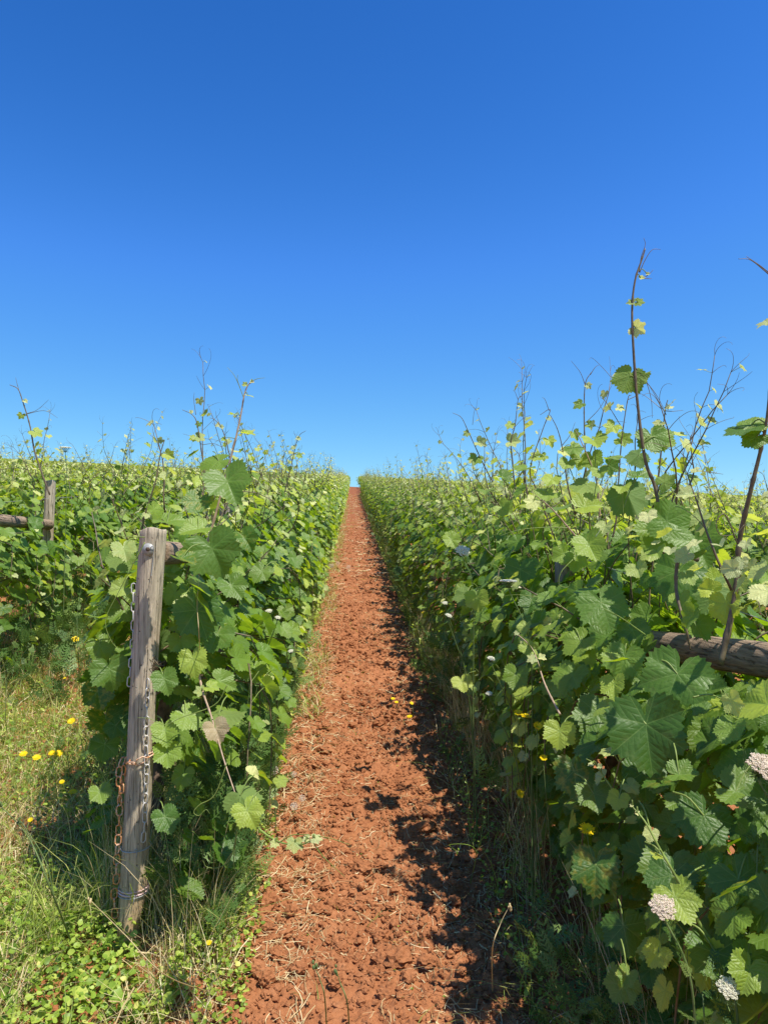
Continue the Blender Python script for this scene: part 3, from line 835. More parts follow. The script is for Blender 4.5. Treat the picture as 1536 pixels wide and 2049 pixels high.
# all further vines: one mass of small leaves
def far_rows():
    rng = np.random.default_rng(77); g = Geo()
    P_=[];N_=[];T_=[];S_=[];A_=[]
    for k, i, x, y in far:
        n = 90 if y < 30 else (60 if y < 60 else 42)
        big = .12 if y < 30 else (.14 if y < 60 else .17)
        z = np.where(rng.random(n) < .75, rng.uniform(.95, 1.46, n), rng.uniform(.45, 1.0, n))
        xx = rng.normal(size=n)*.20*np.where(z > 1.3, .7, 1.0); yy = rng.uniform(-.6, .6, n)
        tips = rng.random(n) < .06
        z = np.where(tips, rng.uniform(1.45, 1.75, n), z)
        P_.append(np.stack([x+xx, y+yy, ground(x, y+yy)+z], -1))
        N_.append(np.stack([np.sign(xx)*.5+rng.normal(size=n)*.4, rng.normal(size=n)*.4-.1, .5+.5*rng.random(n)], -1))
        T_.append(rng.normal(size=(n, 3))+np.array([0, 0, -.6]))
        S_.append(np.where(tips, .05, big*rng.uniform(.6, 1.1, n))); A_.append(np.clip((z-.9)*.9+rng.normal(size=n)*.2, 0, 1))
    P_, N_, T_, S_, A_ = map(np.concatenate, (P_, N_, T_, S_, A_))
    put_leaves(g, 'far', P_, N_, T_, S_, A_, rng.random(len(P_)), rng=rng)
    # thin cane tips poking out
    tp = P_[rng.random(len(P_)) < .05]
    k = len(tp); h = rng.uniform(.2, .5, k)
    blades(g, tp, h, rng.normal(size=(k, 2))*.3, np.full(k, .008), rng, 3, m=1)
    tag(mkobj('vineyard_rows', g.mesh('vineyard_rows', [M['leaf_far'], M['cane']])), 'distant mass of grapevine rows covering the slope up to the crest', 'vineyard', kind='stuff')
far_rows()

#PART2
# ------------------------------------------------------------------ posts, braces, wires
def post_mesh(name, base, topp, r0, r1, m, seed, chamfer=True, loc=None):
    """round split-free pole between two points with slight waviness, shakes and a sawn top"""
    rng = np.random.default_rng(seed); base = np.array(base, float); topp = np.array(topp, float)
    nr, ns = 90, 48
    ax = nrm(topp-base); sx = nrm(np.cross(ax, [0, 1, 0.01]) if abs(ax[1]) < .9 else np.cross(ax, [0, 0, 1])); sy = np.cross(ax, sx)
    L = np.linalg.norm(topp-base); t = np.linspace(0, 1, nr); ph = np.arange(ns)*2*math.pi/ns
    rad = (r0+(r1-r0)*t)[:, None]*np.ones((1, ns))
    if seed == 3: rad *= 1-.62*np.clip((.15-t)/.10, 0, 1)[:, None]*np.maximum(0, np.cos(ph-math.pi+.2))[None]
    rad *= 1+.02*np.sin(2*ph+1.0+seed)[None]+.03*(vnoise(t[:, None]*7+seed, ph[None]*1.2, seed)-.5)+.018*(vnoise(t[:, None]*26+seed, np.abs(ph[None]-math.pi)*4, seed+1)-.5)
    for q in range(9):      # long shakes
        a0 = rng.uniform(0, 2*math.pi); c = rng.uniform(0, 1); w_ = rng.uniform(.1, .4)
        da = np.angle(np.exp(1j*(ph[None]-a0-.15*np.sin(t[:, None]*5+q))))
        rad -= .0035*np.exp(-(da/.07)**2)*np.exp(-((t[:, None]-c)/w_)**4)
    bend = .006*np.sin(t*math.pi)+.003*np.sin(t*5+seed)
    ce = base+ax*(t*L)[:, None]+sx*bend[:, None]
    V = ce[:, None]+rad[..., None]*(sx*np.cos(ph)[:, None]+sy*np.sin(ph)[:, None])[None]
    e = rad[-1].mean(); tt = (nr-1)
    V[tt] += ax*(.25*e*np.cos(ph-2.2)+.18*e*np.sin(3*ph+seed))[:, None]*.45       # slightly slanted saw cut
    V = V.reshape(-1, 3)
    i, j = np.meshgrid(np.arange(nr-1), np.arange(ns), indexing='ij'); i = i.ravel(); j = j.ravel(); j2 = (j+1) % ns
    F = np.concatenate([np.stack([i*ns+j, i*ns+j2, (i+1)*ns+j2], 1), np.stack([i*ns+j, (i+1)*ns+j2, (i+1)*ns+j], 1)])
    g = Geo()
    for endi, c, sg in ((0, ce[0], -1), (nr-1, ce[-1], 1)):
        k = len(V); ring = V[endi*ns:(endi+1)*ns]; cc = ring.mean(0)
        inner = cc+(ring-cc)*.93+ax*sg*.003
        V = np.concatenate([V, inner, cc[None]+ax*sg*.002])
        jj = np.arange(ns); j3 = (jj+1) % ns
        a, b_ = endi*ns+jj, endi*ns+j3
        q1 = np.stack([a, b_, k+j3], 1); q2 = np.stack([a, k+j3, k+jj], 1); q3 = np.stack([k+jj, k+j3, np.full(ns, k+ns)], 1)
        Fn = np.concatenate([q1, q2, q3]); F = np.concatenate([F, Fn if sg > 0 else Fn[:, ::-1]])
    o = np.array(loc if loc is not None else base, float)
    g.add(V, F)
    return g.mesh(name, [M[m]], offset=o), o

# near end post (d = where its foot meets the ground)
foot = PG(262, 1884); dP = foot[1]
pb = P(259, 1925, dP); ptp = P(309, 1062, dP)
PR = .0435*dP/2.47
me, o = post_mesh('wooden_post', pb, ptp, PR*.96, PR*1.0, 'wood', 3, loc=foot)
near_post = mkobj('wooden_post', me, None, o)
tag(near_post, 'thick weathered end post hung with rusty chains, nearest the camera on the left', 'post', 'wooden posts in the vine rows')
def on_post(py, side=0.0, lift=.006):
    """point on the near post's camera side at photo height py; side -1..1 across the face"""
    f = (1925-py)/(1925-1062); c = pb+(ptp-pb)*f
    return c+np.array([side*PR, -math.sqrt(max(0, 1-side*side))*PR-lift, 0])
# bolt with washer and hanging wire hook near the top
bc = on_post(1101, -.08, 0)
g = Geo()
nw = nrm(EYE-bc); 
def disc(g, c, n, r, th, sides=24, hole=0):
    n = nrm(np.array(n, float)); tube(g, [c-n*th/2, c+n*th/2], r, sides)
disc(g, bc+np.array([0, -.004, 0]), (0, -1, .05), .0195, .0028, 32)
root_off = foot
mkobj('washer', g.mesh('washer', [M['steel']], offset=foot), near_post)
g = Geo(); disc(g, bc+np.array([0, -.008, 0]), (0, -1, .05), .0070, .007, 6)
mkobj('bolt', g.mesh('bolt', [M['bark']], offset=foot), near_post)
g = Geo()
h0 = on_post(1096, .30, .008)
tube(g, smooth_path([bc+np.array([.008, -.007, .004]), h0+np.array([0, -.004, .002]), on_post(1110, .34, .006), on_post(1140, .30, .005), on_post(1158, .26, .007)], 18), .0014, 5)
mkobj('hook', g.mesh('hook', [M['steel']], offset=foot), near_post)
def band(name, py, r, m, sag=.006, hook=True, tilt=0.0):
    f = (1925-py)/(1925-1062); c = pb+(ptp-pb)*f; ph = np.linspace(0, 2*math.pi, 49)
    g = Geo(); rr = PR+.0025
    tube(g, np.stack([c[0]+rr*np.cos(ph), c[1]+rr*np.sin(ph), c[2]-sag*(1-np.cos(ph-math.pi*1.5))*-.5+tilt*np.cos(ph)-sag], -1), r, 6, cap=False)
    b_ = mkobj(name, g.mesh(name, [M[m]], offset=foot), near_post)
    if hook:
        g = Geo(); p0 = on_post(py, .32, .004)
        ph = np.linspace(.3, 5.6, 14)
        loop = [p0+np.array([.004*math.cos(a), -.003, .004*math.sin(a)]) for a in ph]
        tube(g, loop+[p0+np.array([.002, -.003, -.012]), p0+np.array([.001, -.004, -.024])], .0015, 5)
        mkobj('wire_hook', g.mesh('wire_hook', [M['steel']], offset=foot), near_post)
band('wire_band', 1697, .0019, 'steel', .008, True, .002)
band('wire_band', 1786, .0018, 'steel', .008, True, .001)
band('twine_band', 1781, .0026, 'twine', .008, False, -.001)
band('twine_band', 1776, .0020, 'twine', .006, False, .001)
# knotted wire at mid height
g = Geo(); rg = np.random.default_rng(4); c = on_post(1335, .85, .006)
for q in range(7):
    pts = [c+rg.normal(size=3)*.010*np.array([1.5, .4, 1.2]) for _ in range(5)]
    tube(g, smooth_path(pts, 20), .0010, 4)
tube(g, smooth_path([c, c+np.array([-.02, -.008, .02]), c+np.array([-.028, -.006, .035])], 8), .001, 4)
mkobj('wire_knot', g.mesh('wire_knot', [M['cane']], offset=foot), near_post)

# chains: every link a part
def link_mesh(name, m, Lk=.037, Wk=.023, r=.0023):
    g = Geo(); pts = []
    a = (Lk-Wk)/2; R_ = Wk/2-r
    for t in np.linspace(-math.pi/2, math.pi/2, 8): pts.append((R_*math.sin(t), 0, a+R_*math.cos(t)))
    for t in np.linspace(math.pi/2, 3*math.pi/2, 8): pts.append((R_*math.sin(t), 0, -a+R_*math.cos(t)))
    pts = np.array(pts); n = len(pts); sides = 7
    tn = nrm(np.roll(pts, -1, 0)-np.roll(pts, 1, 0)); ny = np.array([0, 1.0, 0]); nx = np.cross(tn, ny)
    ph = np.arange(sides)*2*math.pi/sides
    V = pts[:, None]+r*(nx[:, None]*np.cos(ph)[None, :, None]+ny*np.sin(ph)[None, :, None])
    i, j = np.meshgrid(np.arange(n), np.arange(sides), indexing='ij'); i = i.ravel(); j = j.ravel(); i2 = (i+1) % n; j2 = (j+1) % sides
    F = np.concatenate([np.stack([i*sides+j, i*sides+j2, i2*sides+j2], 1), np.stack([i*sides+j, i2*sides+j2, i2*sides+j], 1)])
    g.add(V.reshape(-1, 3), F); return g.mesh(name, [M[m]])
LK = {'rust': link_mesh('link', 'rust'), 'galv': link_mesh('link', 'galv', .037, .019, .0020)}
def chain(pts, m, label, pitch=.0305, seed=0):
    pts = smooth_path(pts, 200); seg = np.linalg.norm(np.diff(pts, axis=0), axis=1); s = np.concatenate([[0], np.cumsum(seg)])
    n = max(2, int(s[-1]/pitch)); rg = random.Random(seed)
    root = empty('chain', pts[0]); tag(root, label, 'chain', 'chains hung on the near post')
    for i in range(n):
        u = (i+.5)*pitch; p = np.array([np.interp(u, s, pts[:, q]) for q in range(3)]); p2 = np.array([np.interp(min(s[-1], u+.01), s, pts[:, q]) for q in range(3)]); p1 = np.array([np.interp(max(0, u-.01), s, pts[:, q]) for q in range(3)])
        d = Vector(p1-p2).normalized()
        q = d.to_track_quat('Z', 'Y'); tw = (0 if i % 2 else math.pi/2)+rg.uniform(-.35, .35)+.25
        l = mkobj('link', LK[m], root); l.rotation_euler = (q @ Matrix.Rotation(tw, 3, 'Z').to_quaternion()).to_euler(); l.location = Vector(p-pts[0])
    return root
def Q(px, py, dd=0.0): return P(px, py, dP-PR-.012+dd)
chain([on_post(1523, -.95, .012)+np.array([-.012, .02, 0]), Q(239, 1545, .035), Q(240, 1600, .035), Q(238, 1660, .03), Q(234, 1720, .03), Q(233, 1782, .03)], 'rust', 'long orange rusty chain hanging down the left side of the near post', seed=1)
chain([Q(249, 1532, .03), Q(246, 1560, .04), Q(245, 1610, .045)], 'rust', 'short orange rusty chain end doubled beside the long one', seed=5)
chain([on_post(1522, -.98, .008), on_post(1528, -.5, .008), on_post(1524, .2, .009), on_post(1514, .85, .009), on_post(1512, .99, .004)+np.array([.012, .02, 0])], 'rust', 'rusty chain wrapped across the front of the near post', seed=2)
chain([on_post(1362, .45, .007), on_post(1420, .50, .007), on_post(1480, .55, .008), on_post(1540, .72, .012), on_post(1600, .72, .008), on_post(1650, .75, .008), on_post(1694, .72, .008)], 'galv', 'pale grey chain hanging down the right of the near post', seed=3)
chain([Q(268, 1168, .04), Q(268, 1230, .04), Q(266, 1290, .04), Q(262, 1340, .04), Q(258, 1388, .04)], 'galv', 'grey chain against the upper left edge of the near post', seed=4)
chain([Q(229, 1778, .03), Q(229, 1812, .03), Q(232, 1850, .03)], 'rust', 'small rusty chain end near the foot of the near post', seed=6)

# braces and further posts
def rail(p0, p1, r, seed, label):
    me, o = post_mesh('wooden_rail', p0, p1, r, r, 'rail', seed)
    tag(mkobj('wooden_rail', me, None, o), label, 'rail', 'horizontal braces between posts')
def post_at(px, d, ytop, r, seed, label, h_extra=0, m='wood2', lean=0):
    top = P(px, ytop, d); gp = np.array([top[0]-lean, d, float(ground(top[0], d))-.1])
    me, o = post_mesh('wooden_post', gp, top, r, r*.95, m, seed, loc=(gp[0], gp[1], gp[2]+.1))
    tag(mkobj('wooden_post', me, None, o), label, 'post', 'wooden posts in the vine rows'); return top
c0 = pb+(ptp-pb)*((1925-1108)/(1925-1062))
p2 = post_at(452, 4.35, 1012, .04, 12, 'grey brace post behind the leaves just beyond the rusty chained post')
rail(c0+np.array([.004, PR*.8, .0]), np.array([p2[0], 4.32, c0[2]+SLOPE*(4.35-dP)*.2-.02]), .042, 21, 'dark wooden brace running back from the top of the near post')
pL = post_at(101, 6.3, 963, .043, 13, 'grey post standing among leaves in the second row at far left', m='wood')
rail(np.array([P(98, 1052, 6.24)[0], 6.24, P(98, 1050, 6.24)[2]]), P(-75, 1034, 4.5), .042, 22, 'short wooden brace entering at the left edge of the photo')
pLf = post_at(-75, 4.45, 985, .043, 18, 'end post of the second row left of the path, just outside the left edge', m='wood2')
pR = post_at(1128, 3.45, 1112, .045, 14, 'split grey post in the right hedge beyond the thick log')
post_at(1016, 4.9, 1085, .042, 15, 'further grey post glimpsed between leaves of the right hedge')
rail(P(1236, 1280, 2.75), P(1640, 1334, 1.72), .046, 23, 'thick brown weathered log lying along the right hedge')
post_at(1640, 1.68, 1200, .045, 16, 'post holding the thick log just beyond the right edge of the photo')
for k, ys in ((0, (9.2, 14.2, 20)), (1, (9.8, 15, 21)), (-1, (12, 18)), (2, (8, 14))):
    for q, y in enumerate(ys):
        x = row_x(k); gp = np.array([x, y, float(ground(x, y))-.1])
        me, o = post_mesh('wooden_post', gp, gp+np.array([0, 0, 1.42]), .04, .04, 'wood2', 40+q+k*5, loc=gp+np.array([0, 0, .1]))
        tag(mkobj('wooden_post', me, None, o), 'line post buried in leaves up the %s' % row_phrase(k), 'post', 'line posts further up the %s' % row_phrase(k))
WH = {.72: 'low', 1.22: 'high'}
for k in (0, 1, -1):
    y0 = row_start(k) if k != 0 else dP
    for h in WH:
        g = Geo(); ys = np.linspace(y0, 60, 60); x = row_x(k)
        tube(g, np.stack([np.full(60, x), ys, ground(x, ys)+h+.008*np.sin(ys*1.3)], -1), .0013, 4)
        o = np.array([x, y0, float(ground(x, y0))+h])
        tag(mkobj('trellis_wire', g.mesh('trellis_wire', [M['steel']], offset=o), None, o), '%s steel trellis wire running through the %s' % (WH[h], row_phrase(k)), 'wire', 'trellis wires')

# ------------------------------------------------------------------ hero shoots and leaves
rg = np.random.default_rng(99)
def leaf_at(px, py, d, wpx, ang, age, parent, face=.55, rnd=.5, lod='hi', dead=0., fold=None, curl=None, name='leaf', stalk=None, side=0.0, back=False):
    """one leaf at depth d; wpx = width in photo pixels; ang = screen direction of the tip (0 down, +90 right); face = share turned to the eye"""
    c = P(px, py, d); view = nrm(EYE-c); size = wpx/FPX*d*1.12
    n_ = nrm(view*face+np.array([side, 0, 1.0])*(1-face)+rg.normal(size=3)*.08)
    if back: n_ = -n_
    a = R(ang); t_ = RT*math.sin(a)-UP*math.cos(a)
    g = Geo()
    n2 = n_; t2 = nrm(t_-n2*(t_@n2))
    ctr = c-t2*size*.18                                  # stalk junction sits behind the blade's centre
    put_leaves(g, lod, ctr[None], n2[None], t2[None], np.array([size]), np.array([float(age)]), np.array([float(rnd)]), np.array([float(dead)]), rng=rg,
               fold=None if fold is None else np.array([fold]), curl=None if curl is None else np.array([curl]))
    if stalk is not None:
        s = np.array(stalk, float)
        tube(g, smooth_path([s, (s+ctr)/2+np.array([0, 0, .012]), ctr-n2*.001], 8), .0013+.006*size, 5, m=1, cap=False)
    off = parent.location
    return mkobj(name, g.mesh(name, [M['leaf'], M['cane_green']], offset=np.array(off)), parent)
def shoot_at(pts, d, r, parent, m='cane', leaves=(), tend=(), name='shoot', sides=8):
    """pts: photo pixels (px, py[, depth]); the shoot is a part, its leaves and tendrils sub-parts"""
    W = [P(p[0], p[1], p[2] if len(p) > 2 else d) for p in pts]
    path = smooth_path(W, 60); g = Geo()
    rad = np.linspace(r, r*.32, 60)
    for q in range(4, 60, 7): rad[q] *= 1.28
    tube(g, path, rad, sides)
    o = mkobj(name, g.mesh(name, [M[m]], offset=np.array(parent.location)), parent)
    for L in leaves:
        px, py, w_, ang, age = L[:5]; kw = L[5] if len(L) > 5 else {}
        dd = kw.pop('d', d) if kw else d
        c = P(px, py, dd); i = np.argmin(np.linalg.norm(path-c, axis=1)+.3*np.maximum(0, path[:, 2]-c[2]))
        kw = dict(kw); kw.setdefault('rnd', float(rg.random())); kw.setdefault('face', .5+.2*float(rg.random()))
        kw.setdefault('lod', 'hi' if w_ > 40 else 'lob')
        l = leaf_at(px, py, dd, w_, ang, age, parent, stalk=path[i], **kw)
        l.parent = o; l.matrix_parent_inverse = Matrix(); l.location = (0, 0, 0)
    for T in tend:
        W2 = [P(p[0], p[1], p[2] if len(p) > 2 else d) for p in T]
        g = Geo(); tube(g, smooth_path(W2, 26), np.linspace(.0016, .0006, 26), 5)
        t = mkobj('tendril', g.mesh('tendril', [M['cane_green'] if m != 'cane' else M['cane']], offset=np.array(parent.location)), o)
    return o
H = hero_roots
V0, V1, W0, W1, W2_, U0 = H[(0, 0)], H[(0, 1)], H[(1, 2)], H[(1, 3)], H[(1, 4)], H[(-1, 0)]
# --- right skyline
shoot_at([(1330, 1120), (1312, 985), (1290, 920), (1274, 800), (1266, 690), (1264, 615), (1270, 560), (1283, 520), (1290, 498)], 2.25, .0062, W1, 'cane',
    leaves=[(1277, 660, 34, 60, .95, dict(face=.75, rnd=.3)), (1260, 607, 20, -100, .7, {}), (1280, 605, 22, 70, .45, dict(back=True)), (1254, 762, 62, -25, .25, dict(face=.8, back=True)), (1282, 750, 44, 80, .35, dict(back=True)),
            (1296, 548, 10, 80, 1., {}), (1284, 556, 14, 100, .8, {}), (1305, 885, 66, 10, .3, dict(rnd=.8)), (1330, 880, 50, 60, .3, {})],
    tend=[[(1278, 545), (1282, 515), (1290, 490), (1287, 476)], [(1279, 545), (1290, 520), (1304, 500), (1321, 499)], [(1283, 558), (1296, 550), (1306, 540)], [(1283, 558), (1295, 557), (1303, 558)],
          [(1268, 733), (1290, 760), (1302, 800), (1304, 836)], [(1268, 733), (1293, 765), (1312, 790), (1326, 815)]])
shoot_at([(1440, 1330, 1.75), (1470, 1190, 1.75), (1478, 1085, 1.75), (1500, 985, 1.72), (1522, 895, 1.7), (1534, 830, 1.68), (1545, 700, 1.66)], 1.7, .0078, W0, 'cane',
    leaves=[(1478, 862, 74, -80, .12, dict(face=.35, rnd=.8)), (1512, 845, 60, 110, .25, dict(face=.4)), (1528, 648, 40, -70, .95, dict(face=.3)), (1503, 880, 50, -60, .1, {})],
    tend=[[(1475, 1090), (1450, 1030), (1432, 1045), (1440, 1070), (1470, 1068), (1488, 1050)], [(1560, 570), (1530, 543), (1500, 520), (1476, 518)], [(1555, 560), (1520, 532), (1492, 513)]])
shoot_at([(1180, 1065), (1172, 940), (1168, 840), (1170, 770), (1182, 745)], 3.0, .0038, W2_, 'cane',
    leaves=[(1177, 773, 15, 40, .95), (1156, 812, 26, -60, .45), (1182, 850, 22, 60, .6), (1150, 872, 26, 20, .5)],
    tend=[[(1170, 770), (1160, 745), (1142, 722)], [(1180, 750), (1190, 735), (1198, 730)], [(1172, 845), (1200, 815), (1225, 768)]])
shoot_at([(1225, 1075), (1232, 1040), (1237, 960), (1243, 880), (1255, 800), (1262, 790)], 2.7, .0035, W1, 'cane', leaves=[(1241, 818, 20, 60, .95), (1222, 858, 34, -40, .6), (1250, 880, 40, 60, .5)], tend=[[(1240, 850), (1212, 805), (1200, 795)], [(1255, 800), (1275, 790), (1285, 775)]])
shoot_at([(1110, 1080), (1075, 985), (1060, 940), (1085, 860), (1100, 820), (1080, 830)], 3.2, .0032, W2_, 'cane', leaves=[(1100, 885, 26, 20, .6), (1085, 915, 20, -60, .5), (1098, 838, 12, 30, .95), (1068, 916, 28, -80, .5)], tend=[[(1098, 822), (1090, 800), (1084, 795)]])
shoot_at([(1030, 980), (1022, 890), (1030, 850), (1036, 800), (1044, 792)], 3.9, .0034, W2_, 'cane', leaves=[(1019, 852, 24, -30, .4), (1028, 884, 32, 80, .85), (1040, 812, 12, 60, .95)], tend=[[(1024, 860), (1045, 838), (1062, 830)], [(1036, 800), (1030, 785), (1025, 780)], [(1040, 795), (1050, 785), (1056, 785)]])
shoot_at([(985, 965), (960, 915), (935, 860), (922, 835), (905, 826)], 4.3, .0034, W2_, 'cane', leaves=[(932, 868, 16, -60, .7), (963, 888, 26, 60, .9), (950, 922, 30, -20, .4)], tend=[[(945, 850), (948, 825), (952, 815)]])
shoot_at([(1150, 1030), (1135, 970), (1125, 900), (1115, 860), (1100, 830)], 2.9, .0034, W2_, 'cane', leaves=[(1130, 905, 26, 40, .8), (1150, 895, 24, 60, .6), (1160, 925, 40, -10, .35)], tend=[[(1125, 890), (1140, 870), (1150, 845)]])
shoot_at([(1365, 1000), (1386, 950), (1384, 920), (1380, 880), (1384, 868)], 2.3, .003, W1, 'cane', leaves=[(1395, 944, 24, 90, .98, dict(face=.2))], tend=[[(1384, 930), (1365, 910), (1345, 890)], [(1390, 942), (1420, 945), (1446, 949)]])
shoot_at([(1200, 1035), (1192, 960), (1165, 890), (1150, 860)], 2.8, .0036, W1, 'cane_tan', leaves=[(1200, 880, 30, 40, .4), (1185, 925, 46, 10, .25), (1225, 935, 40, 60, .2)])
shoot_at([(1310, 1000), (1318, 940), (1325, 870), (1330, 820), (1335, 800)], 2.5, .0040, W1, 'cane', leaves=[(1340, 815, 18, 90, .98, dict(face=.3)), (1315, 850, 26, -40, .9)], tend=[[(1328, 822), (1345, 823), (1366, 821)], [(1332, 830), (1315, 800), (1300, 775)]])
# --- left skyline
shoot_at([(395, 1140), (420, 1070), (450, 960), (470, 885), (482, 830), (489, 790), (497, 770), (508, 763)], 2.75, .0048, V0, 'cane_tan',
    leaves=[(465, 829, 22, -90, .7, dict(face=.2)), (497, 868, 34, 60, .45, dict(face=.3)), (489, 770, 12, -80, .7), (500, 792, 18, 80, .6, dict(face=.2)), (505, 765, 10, 80, .95)],
    tend=[[(488, 797), (478, 770), (468, 750), (455, 735)], [(480, 775), (475, 760), (476, 750)], [(500, 765), (515, 758), (530, 756)], [(474, 878), (450, 875), (430, 885)], [(456, 932), (510, 935), (560, 980), (578, 1002)]])
shoot_at([(418, 1000), (405, 915), (395, 850), (385, 830), (365, 820)], 3.6, .0034, V1, 'cane', leaves=[(397, 850, 15, -20, .3), (400, 876, 26, 60, .75), (385, 878, 16, -60, .6), (383, 825, 9, 0, .95)], tend=[[(392, 830), (388, 800), (389, 785)], [(405, 890), (430, 888), (452, 900)]])
shoot_at([(475, 1005), (458, 905), (445, 860), (430, 840), (420, 836)], 3.7, .003, V1, 'cane', leaves=[(443, 856, 12, 30, .98), (447, 880, 12, -40, .6)], tend=[[(440, 850), (433, 832), (432, 822)]])
shoot_at([(100, 990), (72, 910), (60, 850), (45, 800), (36, 778), (20, 770)], 3.8, .0044, U0, 'cane', leaves=[(75, 867, 26, 60, .6), (42, 833, 14, -30, .4), (52, 804, 10, 60, .98)], tend=[[(53, 828), (75, 820), (98, 800)], [(55, 828), (90, 822), (116, 836)], [(38, 780), (34, 765), (32, 755)]])
shoot_at([(280, 1100), (288, 1040), (300, 1000), (312, 960), (322, 905), (330, 880)], 2.9, .004, V0, 'cane', leaves=[(300, 1032, 22, 30, .95), (340, 912, 26, 60, .6)], tend=[[(322, 905), (312, 880), (300, 870)]])
shoot_at([(570, 985), (583, 930), (592, 890), (600, 870), (612, 862)], 5.5, .0040, V1, 'cane', leaves=[(598, 878, 12, 60, .95), (586, 896, 12, -60, .98), (600, 912, 14, 60, .6)], tend=[[(598, 885), (590, 870), (588, 862)]])
# --- big left leaves
for a in [(460, 975, 2.62, 90, 20, .14, dict(face=.55)), (432, 1115, 2.40, 96, 25, .10, dict(face=.72)), (392, 1010, 2.60, 60, -20, .2, {}), (425, 925, 2.9, 62, -60, .25, dict(face=.35)),
          (385, 1060, 2.5, 60, -45, .35, dict(face=.45)), (345, 1046, 2.33, 62, 30, .25, dict(face=.3)), (372, 1120, 2.28, 50, 40, .2, dict(face=.3)), (400, 1238, 2.45, 92, 20, .06, dict(face=.8, rnd=.9)), (388, 1330, 2.40, 58, 10, .42, dict(face=.75, rnd=.1)),
          (332, 1368, 2.34, 52, 15, .12, dict(face=.85, rnd=.6)), (222, 1352, 2.52, 66, 10, .08, dict(face=.85)), (205, 1300, 2.62, 52, 25, .10, {}), (240, 1225, 2.66, 60, -30, .18, {}),
          (245, 1125, 2.66, 56, 30, .45, dict(back=True)), (250, 1105, 2.60, 48, 10, .75, {}), (236, 1180, 2.55, 40, -60, .65, {}), (198, 1395, 2.72, 60, 10, .05, dict(rnd=1.)), (215, 1450, 2.74, 66, 0, .04, dict(rnd=1.)),
          (238, 1458, 2.68, 44, 40, .10, {}), (208, 1500, 2.7, 52, -10, .08, {}), (280, 1440, 2.62, 50, -20, .35, dict(back=True)), (365, 1290, 2.5, 46, 10, .2, {}), (345, 1195, 2.58, 44, -30, .55, {}),
          (370, 1210, 2.5, 36, 40, .85, {}), (380, 1440, 2.36, 58, 30, .5, dict(face=.5)), (332, 1472, 2.33, 52, 10, .35, {}), (335, 1515, 2.32, 50, 0, .32, dict(face=.8)), (335, 1645, 2.3, 54, 20, .06, dict(rnd=.9, face=.7)),
          (365, 1560, 2.42, 44, -10, .12, {}), (455, 1432, 2.28, 84, 80, .22, dict(face=.3, back=True)), (490, 1600, 2.02, 72, 30, .28, dict(face=.45, back=True)), (500, 1632, 1.98, 58, 25, .38, dict(face=.7, rnd=0.)),
          (202, 1592, 2.5, 40, 10, .2, {}), (350, 1480, 2.5, 60, 0, .1, {}), (430, 1280, 2.52, 62, -20, .06, {}), (470, 1180, 2.6, 56, 30, .1, {}), (495, 1085, 2.7, 50, 30, .2, {}), (520, 1150, 2.8, 46, -20, .1, {}),
          (355, 1250, 2.54, 40, -60, .1, {}), (300, 1250, 2.62, 40, -60, .1, {})]:
    kw = dict(a[6]); c = P(a[0], a[1], a[2]); c2 = c+np.array([rg.normal()*.03, .05, .05])
    leaf_at(a[0], a[1], a[2], a[3], a[4], a[5], V0, stalk=c2, lod='hi', **{'rnd': float(rg.random()), 'face': .65, **kw})
shoot_at([(395, 1330, 2.45), (405, 1380, 2.38), (425, 1440, 2.25), (448, 1520, 2.15), (480, 1615, 2.05)], 2.3, .0042, V0, 'cane_tan', leaves=[(398, 1384, 24, -70, .8, {'d': 2.37}), (426, 1376, 30, 80, .55, {'d': 2.37})])
shoot_at([(480, 1615, 2.05), (520, 1660, 2.0), (560, 1685, 1.96), (600, 1690, 1.92), (625, 1680, 1.9)], 2.0, .0034, V0, 'cane_green',
    leaves=[(590, 1693, 34, 0, .8, {'d': 1.92, 'face': .7}), (612, 1680, 18, -60, 1., {'d': 1.92}), (635, 1678, 24, 80, 1., {'d': 1.9}), (548, 1690, 18, -40, .9, {'d': 1.96})],
    tend=[[(560, 1685, 1.96), (590, 1670, 1.94), (650, 1675, 1.9), (700, 1690, 1.88)], [(625, 1682, 1.9), (645, 1712, 1.9), (690, 1755, 1.9)]])
T_ = lambda *pp, dd=2.2: shoot_at([(p[0], p[1], dd) for p in pp], dd, .0017, V0, 'cane_green', name='tendril', sides=5)
T_((290, 1085), (240, 1180), (212, 1240), (222, 1280), (238, 1300), dd=2.40)
T_((455, 1525), (430, 1590), (400, 1610), (388, 1625), (398, 1632), (412, 1620), (420, 1628), dd=2.12)
T_((475, 1660), (462, 1715), (440, 1735), (415, 1735), (406, 1722), dd=2.05)
T_((475, 1660), (468, 1720), (474, 1745), (490, 1735), (480, 1722), dd=2.05)
T_((474, 1745), (460, 1770), (440, 1780), dd=2.05)
T_((455, 1370), (430, 1410), (365, 1435), (330, 1450), (300, 1438), (275, 1436), dd=2.3)
T_((290, 1075), (240, 1072), (215, 1058), (210, 1045), dd=2.45)
